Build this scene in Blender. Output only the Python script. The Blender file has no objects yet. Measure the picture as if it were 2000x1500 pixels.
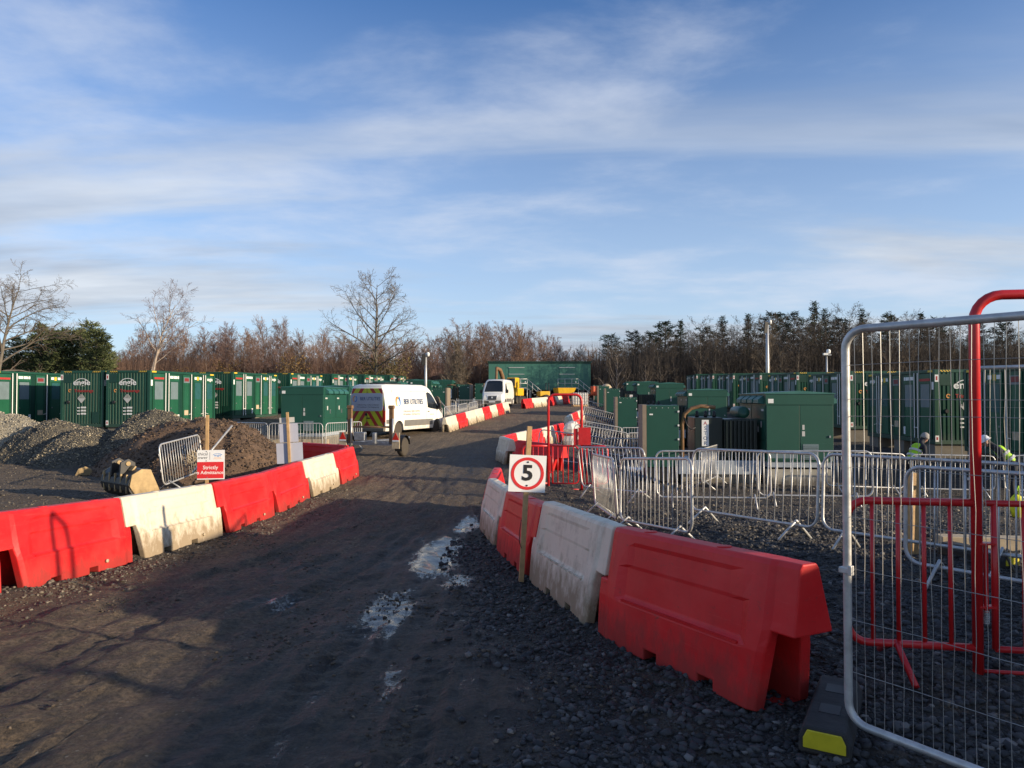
import bpy, bmesh, math, random
import numpy as np
from mathutils import Vector, Matrix, Euler
R = math.radians
PI = math.pi
rng = random.Random(7)
nrs = np.random.RandomState(11)
S = bpy.context.scene
COL = S.collection

# ------------------------------------------------------------------ camera
cam = bpy.data.cameras.new('camera')
camo = bpy.data.objects.new('camera', cam)
COL.objects.link(camo)
CAM_H, F, HOR = 1.8, 1387.0, 777.0
camo.location = (0, 0, CAM_H)
camo.rotation_euler = (PI / 2 + math.atan((HOR - 750) / F), 0, 0)
cam.sensor_fit = 'HORIZONTAL'
cam.sensor_width = 36.0
cam.lens = 36.0 * F / 2000.0
cam.clip_start = 0.05
cam.clip_end = 3000
S.camera = camo

# ------------------------------------------------------------------ light
SUN_EL, SUN_AZ = 12.3, 22.0          # sun stands to the right, a little behind the camera
sd = Vector((math.cos(R(SUN_EL)) * math.cos(R(SUN_AZ)), -math.cos(R(SUN_EL)) * math.sin(R(SUN_AZ)), math.sin(R(SUN_EL))))
sl = bpy.data.lights.new('sun', 'SUN')
sl.energy = 5.0
sl.angle = R(0.55)
sl.color = (1.0, 0.83, 0.61)
so = bpy.data.objects.new('sun', sl)
so.rotation_euler = sd.to_track_quat('Z', 'Y').to_euler()
so.location = (40, -20, 30)
COL.objects.link(so)

W = bpy.data.worlds.new('World')
S.world = W
W.use_nodes = True
wt = W.node_tree
wt.nodes.clear()


def N(t, typ, **kw):
    n = t.nodes.new(typ)
    for k, v in kw.items():
        if k == 'inp':
            for a, b in v.items():
                n.inputs[a].default_value = b
        else:
            setattr(n, k, v)
    return n


def L(t, a, ao, b, bi):
    t.links.new(a.outputs[ao], b.inputs[bi])


def M2(t, op, a, b=None, c=None, clamp=False):
    n = t.nodes.new('ShaderNodeMath')
    n.operation = op
    n.use_clamp = clamp
    for i, v in enumerate((a, b, c)):
        if v is None:
            continue
        if isinstance(v, (int, float)):
            n.inputs[i].default_value = v
        else:
            t.links.new(v, n.inputs[i])
    return n.outputs[0]


def ramp(t, src, stops, interp='LINEAR'):
    n = t.nodes.new('ShaderNodeValToRGB')
    n.color_ramp.interpolation = interp
    el = n.color_ramp.elements
    while len(el) < len(stops):
        el.new(0.5)
    for e, (p, c) in zip(el, stops):
        e.position = p
        e.color = (c if len(c) == 4 else (*c, 1)) if not isinstance(c, (int, float)) else (c, c, c, 1)
    t.links.new(src, n.inputs[0])
    return n.outputs[0]


def mixc(t, f, a, b, blend='MIX'):
    n = t.nodes.new('ShaderNodeMix')
    n.data_type = 'RGBA'
    n.blend_type = blend
    if isinstance(f, (int, float)):
        n.inputs[0].default_value = f
    else:
        t.links.new(f, n.inputs[0])
    for i, v in ((6, a), (7, b)):
        if isinstance(v, (tuple, list)):
            n.inputs[i].default_value = (*v[:3], 1)
        else:
            t.links.new(v, n.inputs[i])
    return n.outputs[2]


def noise(t, vec, scale, detail=5, rough=0.55, dist=0.0):
    n = t.nodes.new('ShaderNodeTexNoise')
    n.inputs['Scale'].default_value = scale
    n.inputs['Detail'].default_value = detail
    n.inputs['Roughness'].default_value = rough
    n.inputs['Distortion'].default_value = dist
    if vec is not None:
        t.links.new(vec, n.inputs['Vector'])
    return n.outputs['Fac']


def mapping(t, vec, scale=(1, 1, 1), loc=(0, 0, 0), rot=(0, 0, 0)):
    n = t.nodes.new('ShaderNodeMapping')
    n.inputs['Scale'].default_value = scale
    n.inputs['Location'].default_value = loc
    n.inputs['Rotation'].default_value = rot
    t.links.new(vec, n.inputs['Vector'])
    return n.outputs['Vector']


sky = N(wt, 'ShaderNodeTexSky', sky_type='NISHITA', sun_disc=False)
sky.sun_elevation = R(SUN_EL)
sky.sun_rotation = R(90 + SUN_AZ)
sky.altitude = 50
sky.air_density = 1.0
sky.dust_density = 0.6
sky.ozone_density = 3.0
tc = N(wt, 'ShaderNodeTexCoord')
sep = N(wt, 'ShaderNodeSeparateXYZ')
L(wt, tc, 'Generated', sep, 0)
dz = M2(wt, 'MAXIMUM', sep.outputs[2], 0.0)
dzz = M2(wt, 'ADD', dz, 0.10)
cx = M2(wt, 'DIVIDE', sep.outputs[0], dzz)
cy = M2(wt, 'DIVIDE', sep.outputs[1], dzz)
comb = N(wt, 'ShaderNodeCombineXYZ')
wt.links.new(cx, comb.inputs[0])
wt.links.new(cy, comb.inputs[1])
plane = comb.outputs[0]
# thin high cloud, drawn out sideways
n1 = noise(wt, mapping(wt, plane, (1.25, 1.7, 1), (9.1, 4.2, 0)), 1.0, 8, 0.58, 0.15)
n2 = noise(wt, mapping(wt, plane, (0.30, 0.42, 1), (2.4, 7.7, 0)), 1.0, 3, 0.5, 0.2)
d = M2(wt, 'ADD', M2(wt, 'MULTIPLY', n1, 0.62), M2(wt, 'MULTIPLY', n2, 0.62))
thin = ramp(wt, d, [(0.58, 0), (0.82, 0.62)], 'EASE')
# lower, denser bank close to the horizon
n3 = noise(wt, mapping(wt, plane, (0.26, 0.75, 1), (5.3, 0.9, 0)), 1.0, 7, 0.55, 0.35)
low = ramp(wt, dz, [(0.0, 0.6), (0.08, 1.0), (0.26, 0.75), (0.44, 0.0)])
dense = M2(wt, 'MULTIPLY', ramp(wt, n3, [(0.43, 0), (0.60, 0.9)], 'EASE'), low)
haze_m = ramp(wt, dz, [(0.0, 0.70), (0.09, 0.56), (0.28, 0.26), (0.5, 0.0)])
skyc = mixc(wt, 1.0, sky.outputs[0], (0.88, 1.14, 1.50), 'MULTIPLY')
c0 = mixc(wt, haze_m, skyc, (5.4, 6.3, 7.3))
c1 = mixc(wt, thin, c0, (5.5, 5.9, 6.7))
shade = ramp(wt, noise(wt, mapping(wt, plane, (0.4, 1.1, 1), (1.3, 8.8, 0)), 1.0, 5, 0.6), [(0.36, (3.0, 3.4, 4.1)), (0.64, (5.8, 6.1, 6.5))])
c2 = mixc(wt, dense, c1, shade)
bg = N(wt, 'ShaderNodeBackground')
bg.inputs[1].default_value = 0.1
wt.links.new(c2, bg.inputs[0])
wo = N(wt, 'ShaderNodeOutputWorld')
L(wt, bg, 0, wo, 0)

S.view_settings.view_transform = 'Standard'
S.view_settings.look = 'None'
S.view_settings.exposure = 0.42
S.view_settings.gamma = 1.0
S.view_settings.use_curve_mapping = False
S.render.engine = 'CYCLES'
S.cycles.max_bounces = 6
S.cycles.transparent_max_bounces = 8
S.cycles.use_denoising = True

# ------------------------------------------------------------------ materials
MATS = {}


def base_mat(name):
    m = bpy.data.materials.new(name)
    m.use_nodes = True
    t = m.node_tree
    b = t.nodes['Principled BSDF']
    MATS[name] = m
    return m, t, b


def mat(name, col, rough=0.6, metal=0.0, var=0.25, vscale=3.0, bump=0.0, bscale=40.0, dirt=None, dirt_h=0.35, dirt_amt=0.7, spec=0.5, dirtspots=0.0, scuff=None):
    """plain surface with uneven colour; dirt = splashed mud that starts at the foot of the object"""
    m, t, b = base_mat(name)
    tcn = N(t, 'ShaderNodeTexCoord')
    v = tcn.outputs['Object']
    nz = noise(t, v, vscale, 6, 0.6)
    lo = tuple(c * (1 - var) for c in col)
    hi = tuple(min(1, c * (1 + var * 0.6)) for c in col)
    c = ramp(t, nz, [(0.3, lo), (0.7, hi)])
    if scuff:
        sc_ = ramp(t, noise(t, mapping(t, v, (1.6, 5, 22), (2, 7, 3)), 1.6, 9, 0.78, 0.4), [(0.56, 0), (0.68, 0.55)])
        fd = ramp(t, noise(t, mapping(t, v, (1, 1, 1.6), (9, 1, 5)), 2.1, 4, 0.6), [(0.42, 0), (0.75, 0.38)])
        c = mixc(t, M2(t, 'MAXIMUM', sc_, fd), c, scuff)
        gr_ = ramp(t, noise(t, mapping(t, v, (2.5, 5, 7), (5, 3, 8)), 3.0, 10, 0.8, 0.6), [(0.60, 0), (0.66, 0.6)])
        c = mixc(t, gr_, c, (0.10, 0.055, 0.04))
    rg = rough
    if dirt:
        s = N(t, 'ShaderNodeSeparateXYZ')
        t.links.new(v, s.inputs[0])
        zz = M2(t, 'DIVIDE', s.outputs[2], dirt_h)
        nn = noise(t, mapping(t, v, (1, 1, 0.45)), 9, 8, 0.7)
        k = M2(t, 'SUBTRACT', M2(t, 'MULTIPLY', nn, 1.9), zz)
        f = M2(t, 'MULTIPLY', ramp(t, k, [(0.25, 0), (0.75, 1)]), dirt_amt)
        if dirtspots:
            sp = ramp(t, noise(t, mapping(t, v, (1, 1, 0.5), (4, 2, 1)), 5.0, 8, 0.72), [(0.52, 0), (0.72, dirtspots)])
            f = M2(t, 'MAXIMUM', f, sp)
        c = mixc(t, f, c, dirt)
        rn = M2(t, 'MULTIPLY_ADD', f, 0.35, rough, clamp=True)
        t.links.new(rn, b.inputs['Roughness'])
    else:
        rr = M2(t, 'MULTIPLY_ADD', nz, 0.25, rough - 0.12, clamp=True)
        t.links.new(rr, b.inputs['Roughness'])
    t.links.new(c, b.inputs['Base Color'])
    b.inputs['Metallic'].default_value = metal
    b.inputs['Specular IOR Level'].default_value = spec
    if bump:
        bp = N(t, 'ShaderNodeBump')
        bp.inputs['Strength'].default_value = bump
        bp.inputs['Distance'].default_value = 0.01
        t.links.new(noise(t, v, bscale, 6, 0.6), bp.inputs['Height'])
        L(t, bp, 0, b, 'Normal')
    return m


MUD = (0.085, 0.062, 0.042)
mat('red_plastic', (0.68, 0.014, 0.016), 0.46, var=0.14, vscale=2.5, dirt=(0.15, 0.045, 0.033), dirt_h=0.42, dirt_amt=0.55, bump=0.12, bscale=14, dirtspots=0.16, spec=0.28, scuff=(0.72, 0.075, 0.065))
mat('white_plastic', (0.73, 0.65, 0.50), 0.5, var=0.10, vscale=2.5, dirt=(0.22, 0.145, 0.07), dirt_h=0.62, dirt_amt=0.8, bump=0.15, bscale=14, dirtspots=0.45, scuff=(0.62, 0.53, 0.38))
mat('galvanised', (0.56, 0.55, 0.52), 0.42, metal=0.45, var=0.25, vscale=14, bump=0.08, bscale=60)
mat('dull_steel', (0.36, 0.37, 0.38), 0.45, metal=0.7, var=0.3, vscale=10)
mat('wire', (0.42, 0.41, 0.38), 0.45, metal=0.6, var=0.2)
mat('red_paint', (0.58, 0.02, 0.022), 0.32, var=0.14, vscale=6, bump=0.05)
mat('green_paint', (0.009, 0.066, 0.039), 0.42, var=0.16, vscale=1.2, dirt=(0.07, 0.075, 0.055), dirt_h=0.6, dirt_amt=0.3)
mat('green_light', (0.014, 0.098, 0.050), 0.40, var=0.14, vscale=1.2)
mat('green_deep', (0.007, 0.046, 0.029), 0.42, var=0.16, vscale=1.2)
mat('kiosk_green', (0.011, 0.072, 0.047), 0.45, var=0.12, vscale=1.0, dirt=(0.09, 0.085, 0.06), dirt_h=0.5, dirt_amt=0.25)
mat('kiosk_roof', (0.030, 0.135, 0.115), 0.5, var=0.14, vscale=1.4)
mat('building_green', (0.045, 0.155, 0.115), 0.5, var=0.10, vscale=0.5)
mat('vent_sheen_grey', (0.15, 0.20, 0.21), 0.35, var=0.12)  # louvre grey, also the painted sheen on container doors
mat('sheen_teal', (0.025, 0.10, 0.10), 0.3, var=0.12)  # painted sheen on the other container doors
mat('white_paint', (0.80, 0.79, 0.74), 0.4, var=0.05)
mat('label_white', (0.78, 0.78, 0.74), 0.5, var=0.05)
mat('grey_print', (0.50, 0.50, 0.47), 0.55, var=0.08)
mat('label_red', (0.42, 0.035, 0.03), 0.5, var=0.08)
mat('sticker_dark', (0.22, 0.03, 0.028), 0.5, var=0.2)
mat('label_yellow', (0.75, 0.50, 0.04), 0.5, var=0.08)
mat('black_print', (0.012, 0.012, 0.013), 0.5, var=0.2)
mat('blue_print', (0.02, 0.06, 0.16), 0.5, var=0.1)
mat('blue_logo', (0.05, 0.22, 0.55), 0.5, var=0.1)
mat('orange_logo', (0.75, 0.32, 0.08), 0.5, var=0.15)
mat('sign_red', (0.62, 0.025, 0.028), 0.45, var=0.05)
mat('sign_white', (0.76, 0.76, 0.74), 0.45, var=0.05, vscale=6)
mat('sign_back', (0.44, 0.45, 0.52), 0.4, var=0.07)
mat('timber', (0.46, 0.29, 0.13), 0.7, var=0.3, vscale=9, bump=0.2, bscale=50)
mat('timber_pale', (0.50, 0.40, 0.26), 0.75, var=0.25, vscale=8)
mat('concrete', (0.36, 0.34, 0.28), 0.85, var=0.22, vscale=3, bump=0.2, bscale=25, dirt=MUD, dirt_h=0.25, dirt_amt=0.6)
mat('block_dark', (0.035, 0.034, 0.032), 0.8, var=0.35, vscale=8, bump=0.4, bscale=30, dirt=(0.07, 0.06, 0.045), dirt_h=0.10, dirt_amt=0.6)
mat('yellow_plastic', (0.62, 0.52, 0.02), 0.45, var=0.15, vscale=12)
mat('skid_grey', (0.33, 0.37, 0.40), 0.45, var=0.12, vscale=3)
mat('transformer_dark', (0.010, 0.020, 0.017), 0.42, var=0.2)
mat('ply_edge', (0.25, 0.20, 0.145), 0.75, var=0.15)
mat('van_white', (0.80, 0.78, 0.71), 0.25, var=0.04, vscale=1.0, dirt=(0.33, 0.26, 0.17), dirt_h=0.95, dirt_amt=0.55)
mat('van_trim', (0.16, 0.155, 0.14), 0.6, var=0.15, dirt=(0.20, 0.16, 0.11), dirt_h=0.9, dirt_amt=0.5)
mat('rubber', (0.022, 0.021, 0.020), 0.8, var=0.3, vscale=9, dirt=(0.12, 0.095, 0.065), dirt_h=0.9, dirt_amt=0.45)
mat('rim_muddy', (0.16, 0.13, 0.09), 0.6, metal=0.3, var=0.3, vscale=12)
mat('black_plastic', (0.015, 0.015, 0.016), 0.5, var=0.2)
mat('seam', (0.02, 0.02, 0.02), 0.7)
mat('lamp_red', (0.60, 0.03, 0.02), 0.2, var=0.1)
mat('lamp_clear', (0.72, 0.74, 0.75), 0.12, var=0.1)
mat('digger_yellow', (0.70, 0.40, 0.015), 0.45, var=0.15, vscale=3, dirt=(0.16, 0.11, 0.06), dirt_h=0.9, dirt_amt=0.6)
mat('rusty', (0.20, 0.11, 0.05), 0.7, var=0.35, vscale=7)
mat('bucket_tan', (0.42, 0.29, 0.13), 0.65, var=0.35, vscale=6, bump=0.2, dirt=(0.10, 0.075, 0.05), dirt_h=0.35, dirt_amt=0.5)
mat('bucket_black', (0.020, 0.018, 0.016), 0.5, var=0.35, vscale=5)
mat('drum_wood', (0.20, 0.145, 0.085), 0.8, var=0.3, vscale=6)
mat('orange_paint', (0.66, 0.10, 0.03), 0.45, var=0.12)
mat('hivis', (0.42, 0.72, 0.02), 0.7, var=0.12, vscale=8, bump=0.3, bscale=16)
mat('hivis_yellow', (0.80, 0.78, 0.02), 0.7, var=0.12, vscale=8)
mat('reflective', (0.6, 0.6, 0.58), 0.4, var=0.1)
mat('dark_cloth', (0.018, 0.020, 0.026), 0.85, var=0.3, vscale=10)
mat('skin', (0.48, 0.28, 0.20), 0.6, var=0.1)
mat('knit_grey', (0.34, 0.32, 0.29), 0.9, var=0.25, vscale=25, bump=0.4)
mat('helmet_white', (0.78, 0.78, 0.78), 0.3, var=0.05)
mat('plastic_wrap', (0.62, 0.60, 0.55), 0.3, var=0.3, vscale=8)
mat('shadow_board', (0.10, 0.11, 0.10), 0.8, var=0.2)
mat('bark_grey', (0.14, 0.12, 0.095), 0.9, var=0.35, vscale=4, bump=0.4, bscale=12)
mat('bark_pale', (0.34, 0.27, 0.21), 0.85, var=0.4, vscale=5)
mat('bark_mid', (0.19, 0.145, 0.105), 0.9, var=0.35, vscale=4)
mat('bark_dark', (0.075, 0.062, 0.052), 0.9, var=0.35, vscale=4)


def glass_mat():
    m, t, b = base_mat('glass_dark')
    b.inputs['Base Color'].default_value = (0.012, 0.016, 0.02, 1)
    b.inputs['Roughness'].default_value = 0.06
    b.inputs['Specular IOR Level'].default_value = 0.7


glass_mat()


def twig_mat(name, a, b_):
    m, t, b = base_mat(name)
    g = N(t, 'ShaderNodeNewGeometry')
    oi = N(t, 'ShaderNodeObjectInfo')
    f = M2(t, 'MULTIPLY_ADD', g.outputs['Random Per Island'], 0.6, M2(t, 'MULTIPLY', oi.outputs['Random'], 0.4))
    c = ramp(t, f, [(0.1, a), (0.9, b_)])
    t.links.new(c, b.inputs['Base Color'])
    b.inputs['Roughness'].default_value = 0.85
    b.inputs['Specular IOR Level'].default_value = 0.2
    return m


twig_mat('twig_brown', (0.12, 0.076, 0.054), (0.30, 0.185, 0.125))
twig_mat('twig_purple', (0.10, 0.066, 0.056), (0.24, 0.155, 0.13))
twig_mat('twig_grey', (0.085, 0.066, 0.050), (0.19, 0.155, 0.115))
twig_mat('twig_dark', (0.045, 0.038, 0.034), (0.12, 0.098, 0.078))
twig_mat('leaf_ivy', (0.075, 0.060, 0.022), (0.22, 0.16, 0.06))
twig_mat('leaf_dead', (0.12, 0.075, 0.030), (0.27, 0.17, 0.06))
twig_mat('bramble', (0.13, 0.095, 0.055), (0.27, 0.20, 0.115))
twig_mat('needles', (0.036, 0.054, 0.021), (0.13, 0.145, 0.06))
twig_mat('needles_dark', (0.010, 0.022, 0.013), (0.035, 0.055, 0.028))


def chevron_mat():
    m, t, b = base_mat('chevron')
    tcn = N(t, 'ShaderNodeTexCoord')
    s = N(t, 'ShaderNodeSeparateXYZ')
    L(t, tcn, 'Object', s, 0)
    k = M2(t, 'MULTIPLY_ADD', M2(t, 'ABSOLUTE', s.outputs[0]), 1.45, s.outputs[2])
    fr = M2(t, 'FRACT', M2(t, 'DIVIDE', M2(t, 'ADD', k, 0.13), 0.62))
    st = M2(t, 'LESS_THAN', fr, 0.44)
    nz = noise(t, tcn.outputs['Object'], 5, 5)
    c = mixc(t, st, (0.55, 0.56, 0.02), (0.42, 0.02, 0.02))
    c = mixc(t, ramp(t, nz, [(0.45, 0), (0.8, 0.5)]), c, (0.2, 0.17, 0.1))
    t.links.new(c, b.inputs['Base Color'])
    b.inputs['Roughness'].default_value = 0.4


chevron_mat()


def hazard_mat():
    m, t, b = base_mat('hazard_stripe')
    tcn = N(t, 'ShaderNodeTexCoord')
    s = N(t, 'ShaderNodeSeparateXYZ')
    L(t, tcn, 'Object', s, 0)
    k = M2(t, 'ADD', M2(t, 'ADD', s.outputs[0], s.outputs[1]), s.outputs[2])
    st = M2(t, 'LESS_THAN', M2(t, 'FRACT', M2(t, 'DIVIDE', k, 0.11)), 0.5)
    t.links.new(mixc(t, st, (0.02, 0.02, 0.02), (0.75, 0.5, 0.04)), b.inputs['Base Color'])


hazard_mat()


def stone_mat(name, stops, rough=0.75):
    m, t, b = base_mat(name)
    g = N(t, 'ShaderNodeNewGeometry')
    tcn = N(t, 'ShaderNodeTexCoord')
    c = ramp(t, g.outputs['Random Per Island'], stops)
    nz = noise(t, tcn.outputs['Object'], 60, 3)
    c = mixc(t, M2(t, 'MULTIPLY', nz, 0.5), c, (0.03, 0.028, 0.025))
    t.links.new(c, b.inputs['Base Color'])
    b.inputs['Roughness'].default_value = rough


stone_mat('stones_dark', [(0.0, (0.022, 0.022, 0.024)), (0.7, (0.052, 0.050, 0.050)), (0.94, (0.10, 0.094, 0.088)), (1.0, (0.24, 0.22, 0.20))])
stone_mat('stones_brown', [(0.0, (0.06, 0.05, 0.038)), (0.6, (0.14, 0.115, 0.085)), (1.0, (0.30, 0.25, 0.18))])
stone_mat('clods', [(0.0, (0.05, 0.038, 0.027)), (0.8, (0.13, 0.095, 0.062)), (1.0, (0.26, 0.20, 0.14))], 0.95)
stone_mat('stones_pile', [(0.0, (0.05, 0.047, 0.042)), (0.5, (0.12, 0.11, 0.09)), (0.82, (0.36, 0.30, 0.19)), (1.0, (0.62, 0.53, 0.36))])
stone_mat('stones_pale', [(0.0, (0.20, 0.18, 0.14)), (0.6, (0.40, 0.36, 0.27)), (1.0, (0.58, 0.52, 0.40))])
stone_mat('soil_lumps', [(0.0, (0.05, 0.032, 0.02)), (0.7, (0.13, 0.083, 0.052)), (1.0, (0.22, 0.14, 0.085))], 0.95)


def ground_mat():
    m, t, b = base_mat('mud_ground')
    g = N(t, 'ShaderNodeNewGeometry')
    P = g.outputs['Position']
    wet_shade_a = N(t, 'ShaderNodeAttribute', attribute_name='wet').outputs['Fac']
    grv_a = N(t, 'ShaderNodeAttribute', attribute_name='gravel').outputs['Fac']
    along = mapping(t, P, (9.0, 0.5, 1), (0, 0, 0), (0, 0, R(6)))
    tracks = noise(t, along, 1.0, 9, 0.68, 0.15)
    blot = noise(t, P, 0.55, 6, 0.6, 0.3)
    fine = noise(t, P, 26, 8, 0.7)
    fine2 = noise(t, P, 90, 5, 0.7)
    mud = ramp(t, blot, [(0.3, (0.17, 0.120, 0.072)), (0.7, (0.37, 0.258, 0.150))])
    med = noise(t, P, 7.5, 8, 0.72, 0.3)
    mud = mixc(t, ramp(t, med, [(0.40, 0.75), (0.56, 0.0)]), mud, (0.120, 0.086, 0.055))
    mud = mixc(t, M2(t, 'MULTIPLY', ramp(t, tracks, [(0.44, 0), (0.60, 1)]), 0.62), mud, (0.105, 0.080, 0.056))
    mud = mixc(t, ramp(t, fine, [(0.40, 0.85), (0.56, 0.0)]), mud, (0.062, 0.045, 0.030))
    mud = mixc(t, ramp(t, fine2, [(0.55, 0.0), (0.72, 0.55)]), mud, (0.36, 0.28, 0.19))
    vor = N(t, 'ShaderNodeTexVoronoi', feature='F1')
    vor.inputs['Scale'].default_value = 34
    t.links.new(P, vor.inputs['Vector'])
    vs = N(t, 'ShaderNodeSeparateColor')
    L(t, vor, 'Color', vs, 0)
    gcol = ramp(t, vs.outputs[0], [(0.0, (0.022, 0.021, 0.021)), (0.65, (0.056, 0.051, 0.046)), (0.95, (0.11, 0.10, 0.085)), (1.0, (0.22, 0.20, 0.17))])
    chips = M2(t, 'MULTIPLY', ramp(t, vs.outputs[1], [(0.88, 0), (0.90, 1)]), ramp(t, vor.outputs['Distance'], [(0.22, 1), (0.34, 0)]))
    mud = mixc(t, M2(t, 'MULTIPLY', chips, 0.85), mud, ramp(t, vs.outputs[2], [(0, (0.10, 0.09, 0.08)), (1, (0.42, 0.36, 0.27))]))
    gf = M2(t, 'MULTIPLY', grv_a, ramp(t, noise(t, P, 1.6, 6, 0.65), [(0.34, 0.35), (0.56, 1.0)]))
    colr = mixc(t, gf, mud, gcol)
    # soaked mud and standing water, plus shade painted into the foreground colour
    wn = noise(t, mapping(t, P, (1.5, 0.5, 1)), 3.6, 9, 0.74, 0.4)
    wk = M2(t, 'ADD', M2(t, 'MULTIPLY', wn, 0.9), M2(t, 'MULTIPLY', wet_shade_a, 0.62))
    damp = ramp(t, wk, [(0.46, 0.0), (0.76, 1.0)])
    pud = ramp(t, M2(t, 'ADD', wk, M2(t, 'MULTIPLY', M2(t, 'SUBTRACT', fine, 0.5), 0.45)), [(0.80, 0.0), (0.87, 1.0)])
    damp_shade_m = M2(t, 'MULTIPLY', damp, M2(t, 'SUBTRACT', 1.0, M2(t, 'MULTIPLY', gf, 0.4)))
    colr = mixc(t, M2(t, 'MULTIPLY', damp_shade_m, 0.82), colr, (0.020, 0.018, 0.016))
    t.links.new(colr, b.inputs['Base Color'])
    ro = M2(t, 'MULTIPLY_ADD', damp_shade_m, -0.36, 0.93)
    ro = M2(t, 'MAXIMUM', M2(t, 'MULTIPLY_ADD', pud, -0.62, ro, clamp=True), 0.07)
    t.links.new(ro, b.inputs['Roughness'])
    b.inputs['Specular IOR Level'].default_value = 0.5
    hgt = M2(t, 'ADD', M2(t, 'ADD', M2(t, 'MULTIPLY', fine, 0.8), M2(t, 'MULTIPLY', fine2, 0.3)), M2(t, 'MULTIPLY', med, 1.6))
    hgt = M2(t, 'ADD', hgt, M2(t, 'MULTIPLY', tracks, 0.5))
    hgt = M2(t, 'ADD', hgt, M2(t, 'MULTIPLY', M2(t, 'MULTIPLY', M2(t, 'SUBTRACT', 0.6, vor.outputs['Distance']), gf), 1.1))
    bp = N(t, 'ShaderNodeBump')
    bp.inputs['Distance'].default_value = 0.085
    t.links.new(hgt, bp.inputs['Height'])
    t.links.new(M2(t, 'MULTIPLY_ADD', pud, -0.90, 1.0), bp.inputs['Strength'])
    L(t, bp, 0, b, 'Normal')


ground_mat()


def soil_mat(name, a, c_, scale, bump):
    m, t, b = base_mat(name)
    tcn = N(t, 'ShaderNodeTexCoord')
    v = tcn.outputs['Object']
    n_ = noise(t, v, scale, 9, 0.72)
    t.links.new(ramp(t, n_, [(0.3, a), (0.7, c_)]), b.inputs['Base Color'])
    b.inputs['Roughness'].default_value = 0.95
    bp = N(t, 'ShaderNodeBump')
    bp.inputs['Strength'].default_value = bump
    bp.inputs['Distance'].default_value = 0.08
    t.links.new(n_, bp.inputs['Height'])
    L(t, bp, 0, b, 'Normal')


soil_mat('soil', (0.06, 0.038, 0.024), (0.20, 0.125, 0.075), 6, 1.0)
soil_mat('gravel_core', (0.05, 0.047, 0.04), (0.17, 0.15, 0.11), 16, 0.9)
soil_mat('gravel_core_pale', (0.18, 0.16, 0.12), (0.42, 0.37, 0.27), 16, 0.9)
soil_mat('rough_grass', (0.06, 0.055, 0.025), (0.15, 0.12, 0.06), 2, 0.8)

# ------------------------------------------------------------------ mesh helpers


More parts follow.
